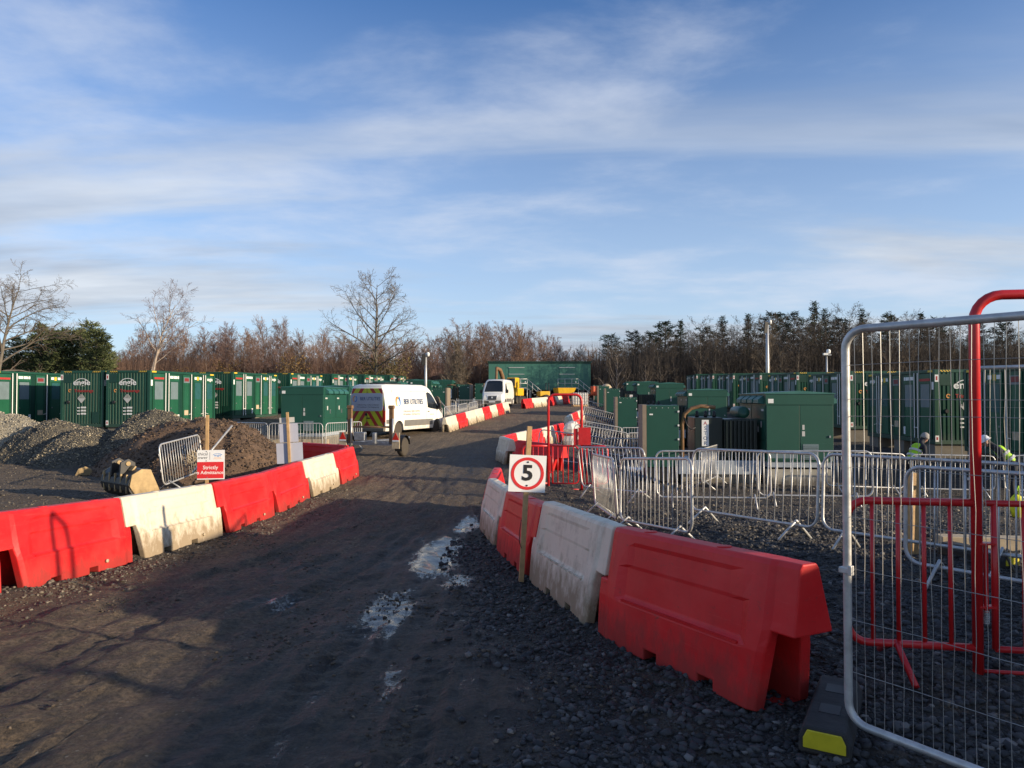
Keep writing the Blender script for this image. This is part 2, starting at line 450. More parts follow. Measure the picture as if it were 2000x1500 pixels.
class MB:
    def __init__(s):
        s.v, s.f = [], []

    def add(s, vs, fs):
        o = len(s.v)
        s.v += [tuple(p) for p in vs]
        s.f += [tuple(o + i for i in f) for f in fs]
        return s

    def box(s, c, sz, rot=None):
        x, y, z = sz[0] / 2, sz[1] / 2, sz[2] / 2
        vs = [Vector(p) for p in ((-x, -y, -z), (x, -y, -z), (x, y, -z), (-x, y, -z), (-x, -y, z), (x, -y, z), (x, y, z), (-x, y, z))]
        if rot:
            mt = Euler(rot).to_matrix()
            vs = [mt @ p for p in vs]
        c = Vector(c)
        return s.add([p + c for p in vs], [(0, 3, 2, 1), (4, 5, 6, 7), (0, 1, 5, 4), (1, 2, 6, 5), (2, 3, 7, 6), (3, 0, 4, 7)])

    def bx(s, x0, x1, y0, y1, z0, z1):
        return s.box(((x0 + x1) / 2, (y0 + y1) / 2, (z0 + z1) / 2), (abs(x1 - x0), abs(y1 - y0), abs(z1 - z0)))

    def tube(s, pts, r, n=6, caps=True, rads=None):
        pts = [Vector(p) for p in pts]
        m = len(pts)
        rings = []
        up = Vector((0, 0, 1))
        prev = None
        for i, p in enumerate(pts):
            d = (pts[min(i + 1, m - 1)] - pts[max(i - 1, 0)]).normalized()
            if prev is None:
                a = d.cross(up)
                if a.length < 1e-3:
                    a = d.cross(Vector((0, 1, 0)))
            else:
                a = prev - d * prev.dot(d)
            a.normalize()
            prev = a
            b = d.cross(a)
            rr = rads[i] if rads else r
            rings.append([p + (a * math.cos(2 * PI * k / n) + b * math.sin(2 * PI * k / n)) * rr for k in range(n)])
        vs = [q for rg in rings for q in rg]
        fs = []
        for i in range(m - 1):
            for k in range(n):
                fs.append((i * n + k, i * n + (k + 1) % n, (i + 1) * n + (k + 1) % n, (i + 1) * n + k))
        if caps:
            fs.append(tuple(range(n - 1, -1, -1)))
            fs.append(tuple((m - 1) * n + k for k in range(n)))
        return s.add(vs, fs)

    def lathe(s, prof, axis='z', c=(0, 0, 0), n=20, a0=0.0):
        m = len(prof)
        vs = []
        for (r, h) in prof:
            for k in range(n):
                a = a0 + 2 * PI * k / n
                u, w = r * math.cos(a), r * math.sin(a)
                p = {'z': (u, w, h), 'x': (h, u, w), 'y': (u, h, w)}[axis]
                vs.append((p[0] + c[0], p[1] + c[1], p[2] + c[2]))
        fs = []
        for i in range(m - 1):
            for k in range(n):
                fs.append((i * n + k, i * n + (k + 1) % n, (i + 1) * n + (k + 1) % n, (i + 1) * n + k))
        fs.append(tuple(range(n)))
        fs.append(tuple((m - 1) * n + k for k in range(n)))
        return s.add(vs, fs)

    def prism(s, poly, axis, a, b):
        """poly in the two remaining axes (cyclic order), extruded a..b along axis"""
        n = len(poly)
        vs = []
        for h in (a, b):
            for (u, w) in poly:
                vs.append({'x': (h, u, w), 'y': (u, h, w), 'z': (u, w, h)}[axis])
        fs = [tuple(range(n)), tuple(range(2 * n - 1, n - 1, -1))]
        for k in range(n):
            fs.append((k, (k + 1) % n, n + (k + 1) % n, n + k))
        return s.add(vs, fs)

    def mesh(s, name, mt, smooth=False, fix=True):
        me = bpy.data.meshes.new(name)
        me.from_pydata(s.v, [], s.f)
        if fix:
            bm = bmesh.new()
            bm.from_mesh(me)
            bmesh.ops.recalc_face_normals(bm, faces=bm.faces)
            bm.to_mesh(me)
            bm.free()
        if mt:
            me.materials.append(MATS[mt])
        if smooth:
            me.polygons.foreach_set('use_smooth', [True] * len(me.polygons))
        return me


def link(name, me, parent=None, loc=(0, 0, 0), rot=(0, 0, 0)):
    o = bpy.data.objects.new(name, me)
    COL.objects.link(o)
    o.location = loc
    o.rotation_euler = rot
    if parent:
        o.parent = parent
    return o


def part(name, mb, mt, parent=None, smooth=False, bevel=0.0, loc=(0, 0, 0), rot=(0, 0, 0), autosmooth=False):
    o = link(name, mb.mesh(name, mt, smooth or autosmooth), parent, loc, rot)
    if bevel:
        md = o.modifiers.new('bevel', 'BEVEL')
        md.width = bevel
        md.segments = 2
        md.limit_method = 'ANGLE'
        md.angle_limit = R(32)
    return o


def tag(o, label, cat, group=None):
    o['label'] = label
    o['category'] = cat
    if group:
        o['group'] = group
    return o


def thing(name, label, cat, loc=(0, 0, 0), rotz=0.0, group=None, rot=None):
    o = link(name, None, None, loc, rot or (0, 0, rotz))
    o.empty_display_size = 0.2
    return tag(o, label, cat, group)


def kids(o, cache={}):
    return [c for c in o.children]


def dup(root, loc, rot, label=None, group=None, scale=None, skip=()):
    def cp(o, par):
        c = o.copy()
        COL.objects.link(c)
        c.parent = par
        for ch in o.children:
            if ch.name.split('.')[0] not in skip:
                cp(ch, c)
        return c
    r = cp(root, None)
    r.location = loc
    r.rotation_euler = rot if isinstance(rot, (tuple, list, Euler)) else (0, 0, rot)
    if label:
        r['label'] = label
    if group:
        r['group'] = group
    if scale is not None:
        r.scale = (scale,) * 3 if isinstance(scale, (int, float)) else scale
    return r


TXT = {}


def text(body, size, mt, parent, loc, rot, name='lettering', sx=1.0, align='CENTER', bold=0.0):
    key = (body, align, mt, bold)
    if key not in TXT:
        cu = bpy.data.curves.new('lettering', 'FONT')
        cu.body = body
        cu.align_x = align
        cu.align_y = 'CENTER'
        cu.size = 1.0
        cu.resolution_u = 3
        cu.extrude = 0.004
        cu.offset = bold
        ob = bpy.data.objects.new('lettering', cu)
        COL.objects.link(ob)
        dg = bpy.context.evaluated_depsgraph_get()
        me = bpy.data.meshes.new_from_object(ob.evaluated_get(dg))
        bpy.data.objects.remove(ob)
        me.materials.clear()
        me.materials.append(MATS[mt])
        TXT[key] = me
    o = link(name, TXT[key], parent, loc, rot)
    o.scale = (size * sx, size, size)
    return o


def ss(a, b, x):
    t = np.clip((np.asarray(x, float) - a) / (b - a), 0, 1)
    return t * t * (3 - 2 * t)


# value noise for terrain
LAT = nrs.rand(256, 256)


def vnoise(x, y):
    x = np.asarray(x, float)
    y = np.asarray(y, float)
    xi, yi = np.floor(x).astype(int), np.floor(y).astype(int)
    fx, fy = x - xi, y - yi
    fx, fy = fx * fx * (3 - 2 * fx), fy * fy * (3 - 2 * fy)
    g = lambda a, b: LAT[a & 255, b & 255]
    return (g(xi, yi) * (1 - fx) + g(xi + 1, yi) * fx) * (1 - fy) + (g(xi, yi + 1) * (1 - fx) + g(xi + 1, yi + 1) * fx) * fy - 0.5


def fbm(x, y, o=4):
    s, a = 0, 1.0
    for k in range(o):
        s = s + a * vnoise(x * 2 ** k + 17 * k, y * 2 ** k + 31 * k)
        a *= 0.5
    return s


BY = [-500, 0, 4, 5.5, 7, 9, 11, 13, 19, 30, 36, 42, 49, 60, 85, 130, 400, 1500]
BZ = [0, 0, 0, -.06, -.12, -.24, -.31, -.35, -.30, -.28, -.12, .22, .55, 1.0, 1.7, 2.4, 5, 9]
QY = [-500, 0, 4, 10, 14, 18, 30, 36, 42, 49, 60, 85, 130, 400, 1500]
QZ = [0, .06, .09, 0, -.35, -.66, -.66, -.55, -.32, 0, .42, 1.15, 2.3, 5, 9]
EY = [-50, 3, 10, 14, 20, 24, 32, 45, 60, 85, 300]
EX = [1.0, 0.6, 0.6, 0.3, 0.7, 1.3, 2.7, 4.4, 6.5, 9.5, 30]
LY = [-50, 0, 5, 8, 12, 17, 24, 36, 49, 62, 85, 300]
LX = [-6, -5.6, -5.3, -4.9, -4.5, -4.4, -6.0, -3.4, -.9, 2.0, 4.5, 20]


def gz(x, y):
    x = np.asarray(x, float)
    y = np.asarray(y, float)
    b = np.interp(y, BY, BZ)
    e = np.interp(y, EY, EX)
    q = np.interp(y, QY, QZ)
    k = ss(0.15, 2.3, x - e)
    dip = 0.2 * ss(7, 12, x) * ss(14, 20, y) - 0.35 * ss(13, 17, x) * ss(14, 20, y)
    return b * (1 - k) + q * k - dip


def g1(x, y):
    return float(gz(x, y))


# ------------------------------------------------------------------ ground and haul road


def lines(segs):
    out = [segs[0][0]]
    for a, b, st in segs:
        n = max(1, int(round((b - a) / st)))
        out += [a + (b - a) * (k + 1) / n for k in range(n)]
    return np.array(out)


gx = lines([(-600, -120, 60), (-120, -40, 8), (-40, -9, 1.0), (-9, -5, .2), (-5, 3.2, .06), (3.2, 9, .15), (9, 40, 1.0), (40, 120, 8), (120, 600, 60)])
gy = lines([(-60, -8, 6), (-8, 2.4, .6), (2.4, 8, .045), (8, 14, .08), (14, 26, .2), (26, 60, .8), (60, 140, 4), (140, 900, 40)])
GX, GY = np.meshgrid(gx, gy)
near = ss(60, 20, GY) * ss(40, 12, np.abs(GX))
edgeL, edgeR = np.interp(GY, LY, LX), np.interp(GY, EY, EX)
onroad = (GX > edgeL) & (GX < edgeR)
rd = ss(0, .7, GX - edgeL) * ss(0, .7, edgeR - GX)
lump = fbm(GX * 2.3, GY * 2.3, 5) * .055 + fbm(GX * 7, GY * 7, 4) * .034
ruts = (np.sin((GX - .12 * GY) * 5.2 + 1.3 * fbm(GX * .5, GY * .25, 2)) * .010 + vnoise(GX * 13, GY * 1.1) * .026 + vnoise(GX * 26, GY * 4) * .012)
grvfield = np.clip(ss(-.35, .5, GX - np.interp(GY, [0, 3.4, 6, 9, 12], [.25, .05, -.25, -.8, -1.0]) + fbm(GX * 1.3, GY * 1.3, 3) * .7), 0, 1) * ss(13, 9, GY)
grvfield = np.maximum(grvfield, ss(.1, .5, GX - edgeR))
grvfield = np.maximum(grvfield, .75 * ss(.55, 0.05, GX - edgeL) * ss(-.9, -.2, GX - edgeL) * ss(4, 6, GY) * ss(22, 18, GY))
grvfield = np.maximum(grvfield, .15 * (GX < edgeL))
GZ = gz(GX, GY) + near * (lump * (1.1 - .45 * rd) + ruts * rd * (1 - grvfield))
for (xa, xb, wd, ph) in ((-3.6, -1.9, .11, 0), (-2.75, -1.35, .10, .6), (-1.35, -.75, .10, .3), (-.45, -.55, .09, .9), (-4.6, -2.6, .12, .4)):
    xc = xa + (xb - xa) * (GY - 2.5) / 9 + .06 * np.sin(GY * .9 + ph)
    q = (GX - xc) / wd
    inb = np.exp(-q ** 4)
    tread = np.sign(np.sin((GY + np.abs(GX - xc) * .9 + ph) * 2 * PI / .17)) * .007
    GZ = GZ + (inb * (-.018 + tread) + .014 * np.exp(-((np.abs(q) - 1.5) / .4) ** 2)) * ss(14, 9, GY) * (GY > 0) * (1 - grvfield) * (.4 + .6 * ss(-.15, .15, fbm(GX * .8, GY * .5 + ph, 2)))
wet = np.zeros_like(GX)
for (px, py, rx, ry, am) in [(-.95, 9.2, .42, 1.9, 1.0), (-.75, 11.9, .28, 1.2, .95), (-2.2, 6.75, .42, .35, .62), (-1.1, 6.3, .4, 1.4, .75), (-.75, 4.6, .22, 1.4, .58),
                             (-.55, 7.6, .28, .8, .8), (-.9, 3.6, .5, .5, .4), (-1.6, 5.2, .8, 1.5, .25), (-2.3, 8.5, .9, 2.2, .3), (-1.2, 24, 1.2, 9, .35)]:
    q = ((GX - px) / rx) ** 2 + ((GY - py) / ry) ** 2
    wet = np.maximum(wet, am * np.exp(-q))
wet = np.maximum(wet, .40 * ss(-2.8, -1.2, GX) * ss(1.2, .2, GX) * ss(13, 10, GY))  # shade on the foreground road painted in, over its real wetness
cellc = (np.add.reduce([onroad[:-1, :-1], onroad[1:, :-1], onroad[:-1, 1:], onroad[1:, 1:]], dtype=int) >= 2) & (GY[:-1, :-1] > -60) & (GY[1:, 1:] < 130)


def sheet(name, mask):
    ny, nx = GX.shape
    idx = np.arange(ny * nx).reshape(ny, nx)
    q = np.stack([idx[:-1, :-1][mask], idx[:-1, 1:][mask], idx[1:, 1:][mask], idx[1:, :-1][mask]], 1)
    used, inv = np.unique(q.ravel(), return_inverse=True)
    q = inv.reshape(-1, 4)
    co = np.stack([GX.ravel()[used], GY.ravel()[used], GZ.ravel()[used]], 1)
    me = bpy.data.meshes.new(name)
    me.vertices.add(len(co))
    me.vertices.foreach_set('co', co.ravel())
    me.loops.add(q.size)
    me.loops.foreach_set('vertex_index', q.ravel().astype(np.int32))
    me.polygons.add(len(q))
    me.polygons.foreach_set('loop_start', (np.arange(len(q)) * 4).astype(np.int32))
    me.polygons.foreach_set('loop_total', np.full(len(q), 4, np.int32))
    me.polygons.foreach_set('use_smooth', np.ones(len(q), bool))
    me.update(calc_edges=True)
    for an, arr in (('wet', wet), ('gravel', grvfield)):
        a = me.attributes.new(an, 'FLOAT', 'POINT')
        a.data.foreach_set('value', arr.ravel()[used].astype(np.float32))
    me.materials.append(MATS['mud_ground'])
    o = link(name, me)
    o['kind'] = 'structure'
    return o


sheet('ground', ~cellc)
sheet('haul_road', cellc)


def gsurf(x, y):
    """height of the built ground sheet (bilinear)"""
    i = np.clip(np.searchsorted(gx, x) - 1, 0, len(gx) - 2)
    j = np.clip(np.searchsorted(gy, y) - 1, 0, len(gy) - 2)
    tx = (x - gx[i]) / (gx[i + 1] - gx[i])
    ty = (y - gy[j]) / (gy[j + 1] - gy[j])
    return (GZ[j, i] * (1 - tx) + GZ[j, i + 1] * tx) * (1 - ty) + (GZ[j + 1, i] * (1 - tx) + GZ[j + 1, i + 1] * tx) * ty


# stones
ico_v = None


def ico():
    ph = (1 + 5 ** .5) / 2
    v = np.array([(-1, ph, 0), (1, ph, 0), (-1, -ph, 0), (1, -ph, 0), (0, -1, ph), (0, 1, ph), (0, -1, -ph), (0, 1, -ph), (ph, 0, -1), (ph, 0, 1), (-ph, 0, -1), (-ph, 0, 1)]) / 1.9
    f = np.array([(0, 11, 5), (0, 5, 1), (0, 1, 7), (0, 7, 10), (0, 10, 11), (1, 5, 9), (5, 11, 4), (11, 10, 2), (10, 7, 6), (7, 1, 8), (3, 9, 4), (3, 4, 2), (3, 2, 6), (3, 6, 8), (3, 8, 9), (4, 9, 5), (2, 4, 11), (6, 2, 10), (8, 6, 7), (9, 8, 1)])
    return v, f


def stones(name, P, size, mt, parent=None, flat=0.6, octa=False, kind=True):
    n = len(P)
    if octa:
        v = np.array([(1, 0, 0), (-1, 0, 0), (0, 1, 0), (0, -1, 0), (0, 0, 1), (0, 0, -1)], float)
        f = np.array([(0, 2, 4), (2, 1, 4), (1, 3, 4), (3, 0, 4), (2, 0, 5), (1, 2, 5), (3, 1, 5), (0, 3, 5)])
    else:
        v, f = ico()
    V = v[None] * (1 + .85 * (nrs.rand(n, len(v), 1) - .5)) + .34 * (nrs.rand(n, len(v), 3) - .5)
    sc = np.stack([.7 + .6 * nrs.rand(n), .55 + .5 * nrs.rand(n), flat * (.7 + .5 * nrs.rand(n))], 1)
    V = V * sc[:, None, :]
    a = nrs.rand(n) * 2 * PI
    b = (nrs.rand(n) - .5) * 1.0
    ca, sa, cb, sb = np.cos(a), np.sin(a), np.cos(b), np.sin(b)
    x, y, z = V[..., 0], V[..., 1], V[..., 2]
    y, z = y * cb[:, None] - z * sb[:, None], y * sb[:, None] + z * cb[:, None]
    x, y = x * ca[:, None] - y * sa[:, None], x * sa[:, None] + y * ca[:, None]
    V = np.stack([x, y, z], -1) * np.asarray(size)[:, None, None] + P[:, None, :]
    Fc = (f[None] + (np.arange(n) * len(v))[:, None, None]).reshape(-1, 3)
    V = V.reshape(-1, 3)
    me = bpy.data.meshes.new(name)
    me.vertices.add(len(V))
    me.vertices.foreach_set('co', V.ravel())
    me.loops.add(Fc.size)
    me.loops.foreach_set('vertex_index', Fc.ravel().astype(np.int32))
    me.polygons.add(len(Fc))
    me.polygons.foreach_set('loop_start', (np.arange(len(Fc)) * 3).astype(np.int32))
    me.polygons.foreach_set('loop_total', np.full(len(Fc), 3, np.int32))
    me.update(calc_edges=True)
    me.materials.append(MATS[mt])
    o = link(name, me, parent)
    if kind:
        o['kind'] = 'stuff'
    return o


def scatter(n, yr, xr, keep, s0, s1):
    y = yr[0] * (yr[1] / yr[0]) ** nrs.rand(n)
    x = xr[0] + (xr[1] - xr[0]) * nrs.rand(n)
    k = keep(x, y) > nrs.rand(n)
    x, y = x[k], y[k]
    s = s0 + (s1 - s0) * nrs.rand(len(x)) ** 3
    return np.stack([x, y, gsurf(x, y) + s * .15], 1), s


def gfield(x, y):
    i = np.clip(np.searchsorted(gx, x), 0, len(gx) - 1)
    j = np.clip(np.searchsorted(gy, y), 0, len(gy) - 1)
    return grvfield[j, i]


P, s_ = scatter(56000, (2.7, 13), (-.9, 6.5), lambda x, y: gfield(x, y) * (x < .76 * y), .006, .036)
o = stones('gravel', P, s_, 'stones_dark')
tag(o, 'loose dark crushed stone spread beside the haul road', 'gravel')
P, s_ = scatter(9000, (4.5, 17), (-5.6, -3.0), lambda x, y: ss(.9, .1, np.abs(x - np.interp(y, LY, LX) - .25)), .008, .03)
o = stones('gravel', P, s_, 'stones_brown')
tag(o, 'brown grit and chippings along the foot of the barriers', 'gravel')
P, s_ = scatter(34000, (2.7, 20), (-7, 1.0), lambda x, y: np.where(x > -.76 * y, 1, 0) * ss(-.05, .35, fbm(x * 1.7, y * .9, 3)), .003, .021)
o = stones('gravel', P, s_, 'stones_brown')
o.data.materials[0] = MATS['clods']
tag(o, 'muddy clods and grit strewn over the haul road', 'grit')
P, s_ = scatter(14000, (12, 26), (-16, -5.2), lambda x, y: .55 + 0 * x, .010, .04)
o = stones('gravel', P, s_, 'stones_brown', octa=True)
tag(o, 'brown stony mud in front of the spoil heaps', 'gravel')
P, s_ = scatter(9000, (9, 24), (.2, 14), lambda x, y: gfield(x, y), .016, .045)
o = stones('gravel', P, s_, 'stones_brown', octa=True)
tag(o, 'sunlit brown gravel between the crowd barriers', 'gravel')

# ------------------------------------------------------------------ spoil and gravel heaps


def heap(name, label, cx_, cy_, rx, ry, h, core, st, n, ssz, seed, rot=0, power=1.65, cat='heap'):
    rs = np.random.RandomState(seed)
    root = thing(name, label, cat, (cx_, cy_, g1(cx_, cy_) - .12), R(rot))
    nr, na = 26, 72
    mb = MB()
    sd_ = seed * 3.7

    def hh(r, a):
        e = 1 + .16 * vnoise(np.cos(a) * 1.6 + sd_, np.sin(a) * 1.6 + sd_) * 2
        rr = np.clip(r / e, 0, 1)
        z = h * np.clip(1 - rr ** power, 0, None) ** .95
        z = np.minimum(z, h * .93 + .07 * z)
        x, y = rx * r * np.cos(a), ry * r * np.sin(a)
        return x, y, z + (fbm(x * 1.6 + sd_, y * 1.6, 4) * .22 * h * .6 + fbm(x * 6 + sd_, y * 6, 3) * .05) * np.minimum(1, (1.15 - r) * 3)
    vs = []
    for i in range(nr + 1):
        r = 1.12 * i / nr
        for k in range(na):
            x, y, z = hh(r, 2 * PI * k / na)
            vs.append((float(x), float(y), float(z) if i < nr else -.15))
    fs = []
    for i in range(nr):
        for k in range(na):
            fs.append((i * na + k, i * na + (k + 1) % na, (i + 1) * na + (k + 1) % na, (i + 1) * na + k))
    mb.add(vs, fs)
    part('mound', mb, core, root, smooth=True)
    a = rs.rand(n) * 2 * PI
    r = np.sqrt(rs.rand(n)) * 1.06
    x, y, z = hh(r, a)
    stones('loose_stone' if 'gravel' in name else 'clod', np.stack([x, y, z + .01], 1), ssz[0] + (ssz[1] - ssz[0]) * rs.rand(n) ** 2, st, root, flat=.8, octa=True)
    return root


heap('gravel_heap', 'pale grey gravel heap, the lightest of the stone heaps', -18.3, 25.2, 3.6, 2.6, 1.65, 'gravel_core_pale', 'stones_pale', 9000, (.02, .05), 3)
heap('gravel_heap', 'dark speckled gravel heap beside the pale gravel', -14.0, 23.6, 1.9, 2.2, 1.25, 'gravel_core', 'stones_pile', 9000, (.012, .040), 5)
heap('gravel_heap', 'low dark gravel heap between the pale heap and the tall speckled one', -15.6, 24.4, 2.0, 2.0, 1.45, 'gravel_core', 'stones_pile', 9000, (.012, .040), 8)
heap('gravel_heap', 'tall speckled gravel heap beside the brown soil', -12.0, 24.2, 2.6, 2.5, 1.75, 'gravel_core', 'stones_pile', 13000, (.012, .040), 9)
heap('soil_heap', 'brown soil heap rising behind the excavator bucket', -9.3, 20.8, 3.2, 2.6, 1.62, 'soil', 'soil_lumps', 4000, (.015, .06), 12)
heap('soil_heap', 'brown soil heap ending behind the blank sign backs', -7.75, 19.3, 2.35, 2.2, 1.52, 'soil', 'soil_lumps', 4000, (.015, .06), 15)

# ------------------------------------------------------------------ water-filled barriers
BH = 0.85


def barrier_meshes():
    K = 1.25
    xs = [v * K for v in [-.80, -.73, -.66, -.62, -.52, -.46, -.36, -.30, -.18, 0, .18, .30, .36, .50, .56, .64, .70, .76, .84]]
    zs = [0, .075, .14, .34, .375, .42, .46, .52, .58, .605, .74, .77, .82, BH]

    def inside(xm, zm):
        xm = xm / K
        if zm < .46:
            if xm < -.66:
                return False
            if zm < .075 and (-.30 < xm < -.18 or .18 < xm < .30):
                return False
            return True
        return xm < .76

    def hw(x, z):
        x = x / K
        w = np.interp(z, [0, .10, .34, .46, BH - .03, BH], [.232, .226, .198, .172, .085, .062])
        if -.47 < x < .57 and .36 < z < .72:        # stepped-in panel above the ledge
            w -= np.interp(z, [.36, .37, .46, .58, .60, .72], [0, .034, .030, .022, .006, 0])
        if -.38 < x < .52 and .59 < z < .76:
            w -= .010
        if x < -.62:
            w *= .86 if z >= .4 else .90
        if x > .74:
            w *= .90
        return w
    mb = MB()
    idx = {}

    def vid(i, k, s):
        key = (i, k, s)
        if key not in idx:
            idx[key] = len(mb.v)
            dx_ = (.10 if i in (2, 3) else 0) * max(0, 1 - zs[k] / .46)
            mb.v.append((xs[i] + dx_, s * hw(xs[i], zs[k]), zs[k]))
        return idx[key]
    cell = {}
    for i in range(len(xs) - 1):
        for k in range(len(zs) - 1):
            cell[i, k] = inside((xs[i] + xs[i + 1]) / 2, (zs[k] + zs[k + 1]) / 2)
    i_end = 2
    for (i, k), on in cell.items():
        if not on:
            continue
        for s in (-1, 1):
            q = [vid(i, k, s), vid(i + 1, k, s), vid(i + 1, k + 1, s), vid(i, k + 1, s)]
            mb.f.append(tuple(q if s < 0 else q[::-1]))
        for (di, dk, a, b) in ((-1, 0, (i, k), (i, k + 1)), (1, 0, (i + 1, k), (i + 1, k + 1)), (0, -1, (i, k), (i + 1, k)), (0, 1, (i, k + 1), (i + 1, k + 1))):
            if cell.get((i + di, k + dk), False):
                continue
            if di == -1 and a[0] == i_end and zs[a[1]] < .45:
                z0, z1 = zs[a[1]], zs[b[1]]
                h0, h1 = .135 - .11 * z0, .135 - .11 * z1
                ring = []
                for z, h, kk in ((z0, h0, a[1]), (z1, h1, b[1])):
                    o_ = len(mb.v)
                    xe = -.66 * K + .10 * (1 - z / .46)
                    mb.v += [(xe, -h, z), (-.42, -h * .8, z), (-.42, h * .8, z), (xe, h, z)]
                    ring.append([vid(i_end, kk, -1), o_, o_ + 1, o_ + 2, o_ + 3, vid(i_end, kk, 1)])
                for m_ in range(5):
                    mb.f.append((ring[0][m_], ring[0][m_ + 1], ring[1][m_ + 1], ring[1][m_]))
                if z1 > .45:
                    r1 = ring[1]
                    mb.f.append((r1[1], r1[2], r1[3], r1[4]))
                continue
            mb.f.append((vid(*a, -1), vid(*b, -1), vid(*b, 1), vid(*a, 1)))
    cap = MB().lathe([(.0, 0), (.046, 0), (.05, .004), (.046, .008), (.0, .008)], 'z', (0, 0, BH - .002), 14)
    plug = MB().lathe([(.0, -.02), (.022, -.02), (.022, 0), (.0, 0)], 'y', (.50, -.232, .115), 10)
    ledge = MB().bx(-.58, .70, -.199, -.170, .340, .356)
    out = {}
    for c in ('red', 'white'):
        out[c] = (mb.mesh('body', c + '_plastic'), cap.mesh('filler_cap', c + '_plastic', True), plug.mesh('drain_plug', 'timber_pale', True), ledge.mesh('ledge', c + '_plastic'))
    return out


BM = barrier_meshes()


def barrier(p0, p1, colour, label, group=None, caps=True, zs_=.94):
    (x0, y0), (x1, y1) = p0, p1
    z0, z1 = g1(x0, y0), g1(x1, y1)
    ln = math.hypot(x1 - x0, y1 - y0)
    r = thing('plastic_barrier', label, 'barrier', ((x0 + x1) / 2, (y0 + y1) / 2, (z0 + z1) / 2 - .005), 0, group)
    r.rotation_euler = (rng.uniform(-.012, .012), -math.atan2(z1 - z0, ln), math.atan2(y1 - y0, x1 - x0))
    r.scale = (ln / 2.0, 1, zs_)
    b, c, p, l_ = BM[colour]
    o = link('body', b, r)
    md = o.modifiers.new('bevel', 'BEVEL')
    md.width = .011
    md.segments = 2
    md.limit_method = 'ANGLE'
    md.angle_limit = R(28)
    if caps:
        link('filler_cap', c, r, (-.28, 0, 0))
        link('filler_cap', c, r, (.55, 0, 0))
        link('drain_plug', p, r)
        link('ledge', l_, r)
        link('ledge', l_, r, (.12, 0, 0), (0, 0, PI))
    return r


LN = [(-5.10, 6.88), (-4.90, 8.8), (-4.64, 10.9), (-4.55, 13.0), (-4.50, 15.1), (-4.36, 17.15), (-4.33, 19.2)]
LC = ['red', 'white', 'red', 'red', 'white', 'red']
LL = ['red water-filled barrier opposite the red gate, mud splashed and followed by a white one',
      'white water-filled barrier with gate shadows, between two red ones by the No Admittance sign',
      'red water-filled barrier directly in front of the No Admittance sign',
      'red water-filled barrier between another red one and a white one by the blank sign backs',
      'clean white water-filled barrier beside the blank sign backs',
      'red water-filled barrier at the corner facing the trailer wheel']
for k in range(6):
    barrier(LN[k], LN[k + 1], LC[k], LL[k])
barrier((-5.62, 4.92), (-5.11, 6.86), 'red', 'red water-filled barrier that begins the row at the yard entrance')
barrier((-4.55, 19.6), (-6.3, 20.9), 'red', 'red water-filled barrier turned away from the road in front of the trailer')
RN = [(1.68, 3.92), (.88, 5.66), (.40, 7.72), (.0, 9.75), (-.32, 11.75), (-.28, 13.75)]
RC = ['red', 'white', 'red', 'white', 'red']
RL = ['large red water-filled barrier with open arched end beside the fence foot',
      'mud-stained white water-filled barrier next to the big red one by the fence',
      'red water-filled barrier behind the timber post of the speed sign',
      'grimy white water-filled barrier behind the speed sign',
      'red water-filled barrier at the end of its row beyond the speed sign']
for k in range(5):
    barrier(RN[k], RN[k + 1], RC[k], RL[k], zs_=1.0 if k < 2 else .95)
barrier((1.5, 20.5), (.15, 22.0), 'red', 'red water-filled barrier behind the red walkway gate')
barrier((.0, 22.2), (-.35, 24.1), 'white', 'white water-filled barrier at the bend by the walkway gate')
VN = [(-.3, 24.3), (.1, 26.2), (.6, 28.1), (1.2, 30.0), (1.8, 31.9), (2.4, 33.8), (2.9, 38), (3.3, 39.9), (3.8, 41.8), (4.3, 43.7)]
VC = ['red', 'white', 'red', 'white', 'red', None, 'white', 'red', 'white']
for k in range(9):
    if VC[k]:
        barrier(VN[k], VN[k + 1], VC[k], '%s water-filled barrier in the right-hand row running on past the walkway gate' % VC[k], '%s barriers past the walkway gate' % VC[k], k < 5)
x0, y0 = -3.55, 37.4
for k, c in enumerate(['white', 'red', 'white', 'white', 'red', 'white', 'red', 'white']):
    x1, y1 = x0 + .40, y0 + 1.95
    barrier((x0, y0), (x1, y1), c, '%s water-filled barrier in the row ahead of the parked van' % c, '%s barriers ahead of the van' % c, False)
    x0, y0 = x1, y1
x0, y0 = .85, 57.5
for k, c in enumerate(['red', 'white', 'white', 'red', 'white', 'red']):
    x1, y1 = x0 + .75, y0 + 1.8
    barrier((x0, y0), (x1, y1), c, 'small far %s barrier between the white van and the dumper' % c, 'far %s barriers' % c, False)
    x0, y0 = x1, y1

# ------------------------------------------------------------------ steel crowd barriers


def rounded_frame(w, z0, z1, r, n=5):
    pts = []
    for (cx_, cz_, a0) in ((w - r, z1 - r, 0), (r, z1 - r, 90), (r, z0 + r, 180), (w - r, z0 + r, 270)):
        for k in range(n + 1):
            a = R(a0 + 90 * k / n)
            pts.append((cx_ + r * math.cos(a), 0, cz_ + r * math.sin(a)))
    pts.append(pts[0])
    return pts


CBW = 2.2
cb_frame = MB().tube(rounded_frame(CBW, .2, 1.1, .14), .019, 8, caps=False).mesh('frame', 'galvanised', True)
cb_bar = MB().tube([(0, 0, .2), (0, 0, 1.1)], .0075, 6).mesh('bar', 'galvanised', True)
cb_foot = MB().tube([(0, -.30, .012), (0, 0, .26), (0, .30, .012)], .017, 6).mesh('foot', 'galvanised', True)
cb_hook = MB().tube([(0, 0, .5), (-.05, 0, .5), (-.05, 0, .56)], .008, 5).tube([(0, 0, .85), (-.05, 0, .85), (-.05, 0, .91)], .008, 5).mesh('hook', 'galvanised', True)


